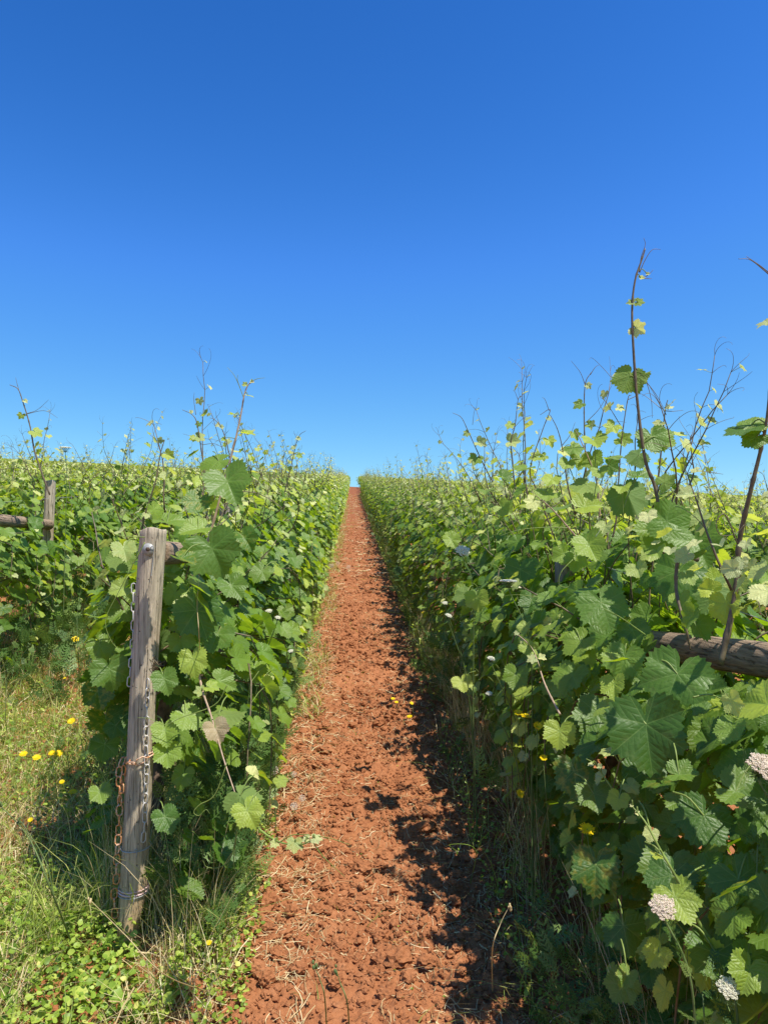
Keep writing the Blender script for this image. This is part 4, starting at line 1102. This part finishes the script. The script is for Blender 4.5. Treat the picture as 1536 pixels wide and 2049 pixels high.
# --- big right leaves
TOPL = [(1010, 960, 3.0), (972, 985, 3.2), (1045, 938, 3.0), (1100, 962, 2.8), (1132, 930, 2.8), (1165, 975, 2.7), (1200, 948, 2.6), (1242, 978, 2.5), (1180, 1012, 2.6), (1120, 1015, 2.7), (1285, 955, 2.4), (1335, 962, 2.3), (1222, 915, 2.6), (1088, 990, 2.8), (1060, 1010, 2.9), (1150, 900, 2.8), (1010, 1020, 3.1), (1300, 1020, 2.3), (1190, 885, 2.7), (1270, 915, 2.5)]
for q, (px, py, d) in enumerate(TOPL):
    c = P(px, py, d); leaf_at(px, py, d, float(rg.uniform(34, 60)), float(rg.normal()*50), float(rg.uniform(.12, .6)), W2_ if d > 2.75 else W1, stalk=c+np.array([rg.normal()*.04, .02, -.10]), rnd=float(rg.random()), face=float(rg.uniform(.2, .6)), back=bool(rg.random() < .35))
for a in [(1182, 1100, 2.45, 70, 20, .30, dict(face=.6, rnd=0.), W1), (1150, 1128, 2.5, 50, 0, .30, dict(face=.6), W1), (1120, 1112, 2.5, 42, -60, .3, {}, W1), (1208, 1222, 2.15, 92, 15, .22, dict(face=.72), W1),
          (1345, 1370, 1.72, 126, -15, .14, dict(face=.62, curl=.5), W0), (1310, 1075, 2.1, 84, -30, .22, dict(face=.6), W1), (1400, 1100, 1.95, 96, 20, .2, dict(face=.6), W0), (1350, 1050, 2.05, 86, 60, .2, {}, W1),
          (1245, 1330, 1.95, 76, -10, .25, dict(face=.7), W1), (1295, 1480, 1.70, 150, 10, .02, dict(face=.9, rnd=.9), W0), (1118, 1475, 2.05, 56, -5, .40, dict(face=.85, rnd=.1), W1), (1185, 1440, 2.1, 88, -20, .12, {}, W1),
          (1150, 1290, 2.3, 66, -50, .22, dict(face=.5), W1), (955, 1205, 3.2, 44, 10, .45, dict(face=.75, rnd=.1), W2_), (930, 1195, 3.25, 50, -20, .35, dict(back=True), W2_), (905, 1085, 3.6, 34, 20, .3, {}, W2_),
          (1360, 1812, 1.36, 84, 25, .40, dict(face=.85, rnd=.2, fold=.12, curl=.1), W0), (1300, 1672, 1.45, 30, -20, .85, dict(face=.8), W0), (1370, 1550, 1.5, 60, 60, .35, dict(face=.4), W0), (1490, 1590, 1.4, 90, 40, .12, dict(face=.5), W0),
          (1400, 1650, 1.5, 100, -20, .03, dict(rnd=.9), W0), (1490, 1780, 1.35, 110, 20, .12, {}, W0), (1190, 1750, 1.75, 88, 0, .02, dict(rnd=1., face=.85), W0), (1250, 1870, 1.6, 80, 10, .04, dict(rnd=.8), W0),
          (1310, 1915, 1.42, 52, -30, .6, {}, W0), (1250, 1960, 1.45, 44, -20, .4, {}, W0), (1440, 1930, 1.33, 110, 10, .1, {}, W0), (1235, 1605, 1.75, 40, -10, .55, {}, W0), (1190, 1600, 1.85, 70, 10, .03, {}, W0),
          (1510, 1930, 1.3, 80, 50, .2, {}, W0), (1240, 1980, 1.6, 60, -20, .15, dict(rnd=.1), W0), (1150, 1560, 2.0, 84, 5, .03, dict(rnd=1.), W0), (1400, 1260, 1.95, 60, 20, .1, {}, W0), (1350, 1160, 2.1, 110, -10, .03, dict(rnd=.9), W1),
          (1440, 1200, 1.9, 90, 20, .3, dict(back=True), W0), (1260, 1000, 2.5, 80, 20, .2, dict(back=True), W1), (1060, 1210, 2.7, 50, -10, .03, {}, W1), (1040, 1150, 2.9, 60, 0, .02, {}, W2_), (1500, 1420, 1.6, 90, 20, .15, {}, W0),
          (1290, 1560, 1.8, 90, 0, .02, {}, W0), (1330, 1750, 1.6, 100, -10, .02, {}, W0), (1420, 1480, 1.7, 90, 20, .04, {}, W0), (925, 1370, 3.2, 36, 10, .5, {}, W2_), (1060, 1300, 2.5, 40, 40, .5, {}, W1), (1030, 1360, 2.5, 50, -10, .1, {}, W1)]:
    kw = dict(a[6]); c = P(a[0], a[1], a[2]); c2 = c+np.array([rg.normal()*.03+.02, .05, .05])
    leaf_at(a[0], a[1], a[2], a[3], a[4], a[5], a[7], stalk=c2, lod='hi', **{'rnd': float(rg.random()), 'face': .65, **kw})
shoot_at([(1440, 1905, 1.36), (1400, 1850, 1.37), (1360, 1770, 1.38), (1320, 1700, 1.4), (1290, 1645, 1.42), (1265, 1615, 1.44)], 1.4, .0036, W0, 'cane_green', leaves=[(1316, 1712, 28, 100, .5, {'d': 1.4, 'face': .2}), (1275, 1628, 12, 40, 1., {'d': 1.44}), (1262, 1612, 8, -60, 1., {'d': 1.44})])
shoot_at([(1120, 1430, 2.1), (1090, 1370, 2.2), (1065, 1300, 2.3), (1030, 1265, 2.35)], 2.2, .0032, W1, 'cane_tan', leaves=[(1062, 1320, 22, -60, .95), (1085, 1318, 18, 60, .95), (1032, 1268, 10, -40, 1.)])
shoot_at([(1395, 1120, 1.9), (1360, 1110, 1.95), (1352, 1180, 1.95), (1372, 1260, 1.9), (1380, 1300, 1.9)], 1.9, .0068, W0, 'cane')
shoot_at([(1400, 1380, 1.78), (1408, 1430, 1.78), (1415, 1500, 1.78), (1420, 1570, 1.8)], 1.8, .0062, W0, 'cane')
shoot_at([(1240, 1600, 1.8), (1215, 1565, 1.82), (1190, 1530, 1.85), (1172, 1518, 1.86)], 1.8, .0026, W0, 'cane_green', leaves=[(1180, 1530, 12, -60, 1.), (1200, 1535, 12, 60, 1.)])
for pp, dd in (((( 1385, 1395), (1420, 1390), (1455, 1410), (1460, 1450), (1445, 1485), (1430, 1470)), 1.6), (((1440, 1380), (1460, 1430), (1490, 1445), (1500, 1480), (1470, 1500)), 1.6), (((1170, 1060), (1105, 1055), (1040, 1060), (1000, 1072)), 2.6), (((1145, 1120), (1122, 1145), (1118, 1170), (1135, 1175), (1140, 1165)), 2.4), (((1290, 1270), (1240, 1235), (1200, 1215)), 2.0)):
    shoot_at([(p[0], p[1], dd) for p in pp], dd, .0020, W0, 'cane_green', name='tendril', sides=5)
shoot_at([(1150, 1072), (1105, 1020), (1070, 990)], 2.5, .0032, W1, 'cane_tan', leaves=[(1062, 1008, 34, -40, .85, {'face': .7})])
# withered pale leaf caught on the near vine
leaf_at(435, 1466, 2.2, 46, 20, .5, V0, face=.75, dead=1.0, fold=.7, curl=.5, name='withered_leaf', stalk=P(425, 1440, 2.22))['label'] = 'withered pale beige leaf hanging on its cane'

# ------------------------------------------------------------------ flowers and weeds
def petals_geo(c, n, r, rng, rings=2, cup=.25, m=0, npet=20, wd=.22):
    g = Geo(); n = nrm(np.array(n, float)); a = nrm(np.cross(n, [1, .2, 0])); b_ = np.cross(n, a)
    for q in range(rings):
        rr = r*(1-.38*q)
        for i in range(npet):
            ph = 2*math.pi*(i+.5*q)/npet+rng.normal()*.05; d = a*math.cos(ph)+b_*math.sin(ph); s = np.cross(n, d)
            up = cup+.35*q; L = rr*rng.uniform(.88, 1.08)
            p0 = c; p1 = c+d*L*.55+n*L*up*.45; p2_ = c+d*L+n*L*up*.6; w_ = r*wd
            g.add([p0-s*w_*.15, p0+s*w_*.15, p1+s*w_*.5, p1-s*w_*.5, p2_+s*w_*.42, p2_-s*w_*.42], [(0, 1, 2), (0, 2, 3), (3, 2, 4), (3, 4, 5)], m=m)
    return g
def stem_path(foot_, top_, rng, bow=.02):
    f = np.array(foot_); t = np.array(top_); m_ = (f+t)/2+np.array([rng.normal()*bow, rng.normal()*bow, 0]); return smooth_path([f, m_, t], 14)
def yellow(px, py, h, r, label, nup=(.1, -.5, 1), seed=0, group='yellow daisy-like flowers', shut=False, d=None):
    rng = np.random.default_rng(seed+500)
    r *= 1.3; top = PG(px, py, h) if d is None else P(px, py, d)
    ft = np.array([top[0]+rng.normal()*.04, top[1]+rng.normal()*.03+.02, 0]); ft[2] = float(gz(ft[0], ft[1]))-.01
    root = empty('yellow_flower', ft); tag(root, label, 'flower', group)
    g = Geo(); tube(g, stem_path(ft, top, rng), np.linspace(.0014, .001, 14), 5); mkobj('stem', g.mesh('stem', [M['weedstem']], offset=ft), root)
    n_ = np.array(nup, float)+rng.normal(size=3)*.15
    g = petals_geo(top, n_, r, rng, 3, .9 if shut else .22); mkobj('flower_head', g.mesh('flower_head', [M['yellow']], offset=ft), root)
    g = Geo(); tube(g, [top-nrm(n_)*.010, top-nrm(n_)*.005, top+nrm(n_)*.001], [.0015, .0042, .005], 8); mkobj('calyx', g.mesh('calyx', [M['weedstem']], offset=ft), root)
Y = [(151, 1279, .42, .0185, 'yellow flower standing tallest between the two left vine rows', 0), (239, 1258, .60, .013, 'half open orange yellow flower just left of the near post', 1),
     (143, 1443, .30, .014, 'yellow flower over straw, alone to the right of a dark weed', 0), (47, 1509, .22, .014, 'leftmost yellow flower on the grassy verge', 0), (74, 1516, .22, .014, 'yellow flower second from the left edge on the verge', 0),
     (105, 1507, .24, .013, 'left one of two touching yellow flowers on the verge', 0), (117, 1508, .25, .016, 'right one of two touching yellow flowers on the verge', 0), (146, 1585, .20, .015, 'yellow flower lowest and widest open left of the near post', 0),
     (124, 1566, .20, .009, 'small half shut yellow flower above the lowest one', 1), (62, 1642, .16, .008, 'tiny shut yellow bud in green grass at lower left', 1), (418, 1888, .12, .007, 'tiny orange bud beside the path edge at bottom left', 1), (130, 1357, .25, .007, 'small yellow flower in shade under the second left row', 0),
     (1036, 1426, .42, .012, 'upper yellow flower of a pair low in the right hedge', 0), (1050, 1433, .40, .012, 'lower yellow flower of a pair low in the right hedge', 0), (1074, 1455, .40, .011, 'orange yellow flower right of the pair in the right hedge', 1),
     (1040, 1588, .30, .012, 'lone yellow flower on a slanting stem at the shaded foot of the right hedge', 0), (1174, 1660, .35, .015, 'deep orange flower glowing in the shade under large leaves', 0), (1086, 1518, .35, .009, 'small yellow flower head in deep shade of the right hedge', 1),
     (786, 1398, .10, .011, 'upper left yellow flower at the right path edge', 0), (793, 1405, .08, .010, 'second yellow flower at the right path edge', 0), (823, 1407, .10, .010, 'rightmost yellow flower at the right path edge', 0), (819, 1434, .05, .014, 'largest and lowest yellow flower at the right path edge', 0),
     (847, 1226, .30, .014, 'small yellow flower higher up the right hedge foot', 0), (823, 1208, .30, .013, 'farthest small yellow flower by the right hedge', 0)]
for q, (px, py, h, r, lab, sh_) in enumerate(Y): yellow(px, py, h, r, lab, seed=q, shut=bool(sh_), d=(.585*1480/(px-705) if px > 1000 else (.50*1480/(px-705) if py < 1230 and px > 800 else None)))

def umbel(px, py, d, wpx, label, kind='flat', m='umbel', footpx=None, seed=0, n=(0, -.35, 1), leaves=True, spiky=False):
    rng = np.random.default_rng(seed+700); top = P(px, py, d); r = wpx/FPX*d/2
    fx = P(*footpx, d) if footpx else top+np.array([(.16 if top[0] > 0 else -.12)+rng.normal()*.03, .10, -.45])
    ft = np.array([fx[0], fx[1]+.02, 0]); ft[2] = float(gz(ft[0], ft[1]))-.01
    path_r = None; root = empty('wild_carrot', ft); tag(root, label, 'wild carrot', 'wild carrot flowers in the vine rows')
    n = nrm(np.array(n, float)); a = nrm(np.cross(n, [0.9, .3, 0])); b_ = np.cross(n, a)
    g = Geo(); path = smooth_path([ft, (ft*.5+fx*.5), fx, top-n*r*.9], 30) if footpx else smooth_path([ft, (ft*.35+top*.65)+np.array([(.05 if top[0] > 0 else -.04), .03, 0]), top-n*r*.9], 30)
    tube(g, path, np.linspace(.0028, .0018, len(path)), 7)
    for i in range(26 if not spiky else 22):        # rays
        ph = i*2.39996; rr = r*math.sqrt((i+.5)/24)*.9
        e = top+(a*math.cos(ph)+b_*math.sin(ph))*rr+n*(.10*r*(1 if kind == 'flat' else 2.5)*(1-(rr/r)**2))
        tube(g, smooth_path([top-n*r*.9, top-n*r*.35+(a*math.cos(ph)+b_*math.sin(ph))*rr*.6, e-n*.002], 6), .0006, 3, cap=False)
    mkobj('stem', g.mesh('stem', [M['weedstem']], offset=ft), root)
    g = Geo(); Vi, Fi = ico(0)
    for i in range(26):
        ph = i*2.39996; rr = r*math.sqrt((i+.5)/26)*.92
        c = top+(a*math.cos(ph)+b_*math.sin(ph))*rr+n*((.10 if kind == 'flat' else .35)*r*(1-(rr/r)**2))
        nf = 26 if d < 2 else 14
        for j in range(nf):
            p2 = j*2.4; q = r*.20*math.sqrt((j+.5)/nf); c2 = c+(a*math.cos(p2)+b_*math.sin(p2))*q+n*rng.uniform(-.04, .06)*r
            s_ = r*(.040 if d < 2 else .055)*rng.uniform(.7, 1.4)
            g.add(c2+Vi*s_*rng.uniform(.6, 1.5, 3), Fi)
    mkobj('flower_head', g.mesh('flower_head', [M[m]], smooth=False, offset=ft), root)
    g = Geo()
    for i in range(14 if not spiky else 30):
        ph = 2*math.pi*i/(14 if not spiky else 30)+rng.normal()*.1; dd = a*math.cos(ph)+b_*math.sin(ph)
        p0 = top-n*r*.75+dd*r*.12; L = r*rng.uniform(.6, 1.0)*(1.5 if spiky else .8)
        tube(g, smooth_path([p0, p0+dd*L*.6+n*L*.1, p0+dd*L+n*L*(.55 if spiky else -.1)], 6), np.linspace(.0007, .0003, 6), 3)
    mkobj('bracts', g.mesh('bracts', [M['weedstem']], offset=ft), root)
    if leaves:
        for k in range(5):
            g = Geo(); fronds(g, path[[int(rng.integers(len(path)//3, len(path)-4))]], np.array([.05*rng.uniform(.6, 1.3)]), rng, .1)
            mkobj('leaf', g.mesh('leaf', [M['feather']], offset=ft), root)
umbel(1325, 1815, 1.30, 50, 'pinkish rough wild carrot head in front of a sunlit leaf at lower right', 'dome', 'umbel_pink', (1385, 1990), 1, (-.15, -.75, .7))
umbel(1455, 1976, 1.28, 42, 'cream wild carrot head with long spiky bracts in the bottom right corner', 'dome', 'umbel', (1475, 2045), 2, (-.1, -.8, .6), spiky=True)
umbel(1527, 1535, 1.30, 66, 'pinkish bristly wild carrot head cut by the right edge', 'dome', 'umbel_pink', (1560, 1700), 3, (.1, -.6, .8), spiky=True)
umbel(925, 1103, 3.3, 30, 'round white wild carrot head facing the camera in the right hedge', 'dome', 'umbel', (945, 1180), 4, (0, -.7, .7))
umbel(1017, 1163, 2.6, 34, 'flat white wild carrot head seen edge on, on a tall straight stem', 'flat', 'umbel', (1060, 1300), 5, (0, -.05, 1))
umbel(1032, 1175, 2.72, 24, 'lower flat white wild carrot head tucked beside the tall edge-on one', 'flat', 'umbel', (1062, 1300), 15, (0, -.1, 1))
umbel(131, 896, 5.2, 22, 'flat white wild carrot head sticking out above the left vines', 'flat', 'umbel', (134, 960), 6, (0, -.1, 1), leaves=False)
for q, (px, py, d, wp, lab) in enumerate([(897, 1232, 3.1, 14, 'closed green carrot bud below the round white head'), (982, 1318, 2.7, 15, 'spiky green carrot bud on a slanting stem beside the hedge shade'), (978, 1388, 2.6, 13, 'lowest spiky green carrot bud of the right hedge'), (890, 1207, 3.2, 12, 'upper small green carrot bud of the right hedge'),
        (487, 1271, 3.0, 15, 'pale green carrot bud in front of the left hedge'), (538, 1223, 3.3, 14, 'upper left one of two close pale carrot buds by the left hedge'), (556, 1236, 3.3, 12, 'lower right one of two close pale carrot buds by the left hedge'), (582, 1303, 3.1, 11, 'pale carrot bud nearest the path edge at left'), (533, 1375, 2.8, 12, 'lowest pale carrot bud at the foot of the left hedge')]):
    umbel(px, py, d, wp, lab, 'dome', 'umbel', None, 20+q, (rg.normal()*.2, -.5, 1), leaves=False, spiky=True)
# dandelion clocks on the path edge
for q, (px, py, h, wp, lab) in enumerate([(588, 1613, .08, 15, 'fluffy grey seed head lowest on the left path edge'), (588, 1549, .08, 11, 'small fluffy seed head above the grey one on the left path edge'), (549, 1541, .12, 16, 'brownish seed head beside the straw on the left path edge'), (604, 1597, .08, 13, 'seed head close to the right of the grey one'),
        (661, 1133, .12, 9, 'far white seed head left of centre on the path'), (676, 1128, .1, 8, 'far white seed head upper one in the middle of the path'), (697, 1135, .1, 9, 'far white seed head right one in the middle of the path'), (665, 1131, .1, 7, 'faint seed head between the far ones')]):
    rng = np.random.default_rng(800+q); top = PG(px, py, h); r = wp/FPX*top[1]/2; ft = np.array([top[0]+rng.normal()*.02, top[1]+.02, 0]); ft[2] = float(gz(ft[0], ft[1]))-.01
    root = empty('seed_head', ft); tag(root, lab, 'seed head', 'fluffy seed heads by the path')
    g = Geo(); tube(g, stem_path(ft, top, rng, .008), .001, 5); mkobj('stem', g.mesh('stem', [M['weedstem']], offset=ft), root)
    g = Geo(); V_, F_ = ico(1); V_ = nrm(V_)
    for v in V_:
        e = top+v*r; s = nrm(np.cross(v, rng.normal(size=3)))*r*.18; s2 = np.cross(v, s)
        g.add([top+s*.1, top-s*.1, e], [(0, 1, 2)]); g.add([e+s, e+s2, e-s, e-s2, e-v*r*.12], [(0, 1, 4), (1, 2, 4), (2, 3, 4), (3, 0, 4)])
    mkobj('fluff', g.mesh('fluff', [M['fluff']], smooth=False, offset=ft), root)

# single tall weeds and stalks that read on their own
def stalk_weed(foot_px, pts, d, label, branches=(), seed=0, m='weedstem', r=.0022, seed_heads=True, name='tall_weed', cat='weed'):
    rng = np.random.default_rng(seed+900); W = [P(p[0], p[1], d) for p in pts]; f = PG(*foot_px) if foot_px else None
    ft = f if f is not None else np.array([W[0][0], d, float(gz(W[0][0], d))-.01]); ft = np.array([ft[0], ft[1], float(gz(ft[0], ft[1]))-.01])
    root = empty(name, ft); tag(root, label, cat, 'single tall weeds')
    g = Geo(); tube(g, smooth_path([ft]+W, 30), np.linspace(r, r*.4, 30), 5)
    for B in branches: tube(g, smooth_path([P(p[0], p[1], d) for p in B], 16), np.linspace(r*.7, r*.3, 16), 5)
    mkobj('stem', g.mesh('stem', [M[m]], offset=ft), root)
    Vi, Fi = ico(1)
    for end in [pts[-1]]+[B[-1] for B in branches]:
        c = P(end[0], end[1], d); g = Geo()
        for q in range(5 if seed_heads else 2): g.add(c+rng.normal(size=3)*.003*np.array([1, 1, 2])+Vi*np.array([.0028, .0028, .0045])*rng.uniform(.7, 1.3), Fi)
        mkobj('seed_head', g.mesh('seed_head', [M[m]], offset=ft), root)
stalk_weed((18, 1480), [(12, 1440), (15, 1360), (30, 1335), (58, 1293)], 4.0, 'thin branching weed with bare arching stems at the left edge', [[(12, 1400), (40, 1365), (80, 1325), (94, 1290)], [(14, 1380), (10, 1350), (15, 1342)], [(20, 1370), (50, 1352), (80, 1340), (97, 1305)], [(14, 1370), (24, 1350), (26, 1345)]], 1)
stalk_weed((160, 1400), [(158, 1330), (155, 1240), (165, 1170), (185, 1110)], 4.2, 'upright feathery green weed between the two left vine rows', [[(157, 1240), (175, 1200), (200, 1170)], [(156, 1250), (145, 1200), (140, 1150)]], 2)
stalk_weed((405, 1440), [(400, 1300), (395, 1215), (398, 1165), (401, 1120)], 2.42, 'brown feathery grass ear rising right of the near post', [], 3, 'dry', .0016)
stalk_weed((150, 1900), [(110, 1800), (60, 1680), (0, 1610)], 2.1, 'long dark green stem leaning left across the lower left verge', [[(110, 1800), (90, 1720), (40, 1640)]], 4, r=.003)
stalk_weed((420, 1980), [(330, 1950), (250, 1870), (180, 1800)], 1.9, 'thin pale stem crossing in front of the foot of the near post', [], 5, 'dry', .0016)
stalk_weed((940, 1760), [(950, 1700), (900, 1690), (915, 1705)], 2.6, 'curved grass stalk bending over the right path edge in shade', [], 6, 'grass', .0016)
stalk_weed((985, 1990), [(985, 1900), (1000, 1850), (1020, 1810)], 1.9, 'knobbly pale grass ear standing at the lower right path edge', [], 7, 'dry', .0020)
stalk_weed((655, 2080), [(650, 2000), (640, 1960), (630, 1935)], 1.75, 'green rye ear poking up at the bottom middle of the path', [], 8, r=.002)
stalk_weed((700, 2080), [(695, 2010), (680, 1965), (672, 1940)], 1.75, 'second green rye ear right of the first at the bottom of the path', [], 9, r=.002)
# leafy sprigs of wild carrot at the right hedge foot
for q, (px, py, d, L, lab) in enumerate([(975, 1570, 2.9, .11, 'feathery fern-like sprig lit by the sun at the right path edge'), (1000, 1420, 3.2, .09, 'feathery sprig below the pair of yellow flowers'), (1515, 1690, 1.35, .045, 'bright feathery sprig at the right edge below the bristly head'), (1405, 1990, 1.3, .04, 'feathery sprig beside the cream spiky head in the corner')]):
    rng = np.random.default_rng(950+q); c = P(px, py, d); ft = np.array([c[0]+.03, c[1]+.03, 0]); ft[2] = float(gz(ft[0], ft[1]))-.01
    root = empty('feathery_sprig', ft); tag(root, lab, 'weed', 'feathery sprigs')
    g = Geo(); tube(g, stem_path(ft, c, rng), .0014, 5); mkobj('stem', g.mesh('stem', [M['weedstem']], offset=ft), root)
    for k in range(9):
        g = Geo(); fronds(g, c+rng.normal(size=(1, 3))*.02, L*rng.uniform(.6, 1.1, 1), rng, .0); mkobj('leaf', g.mesh('leaf', [M['feather']], offset=ft), root)
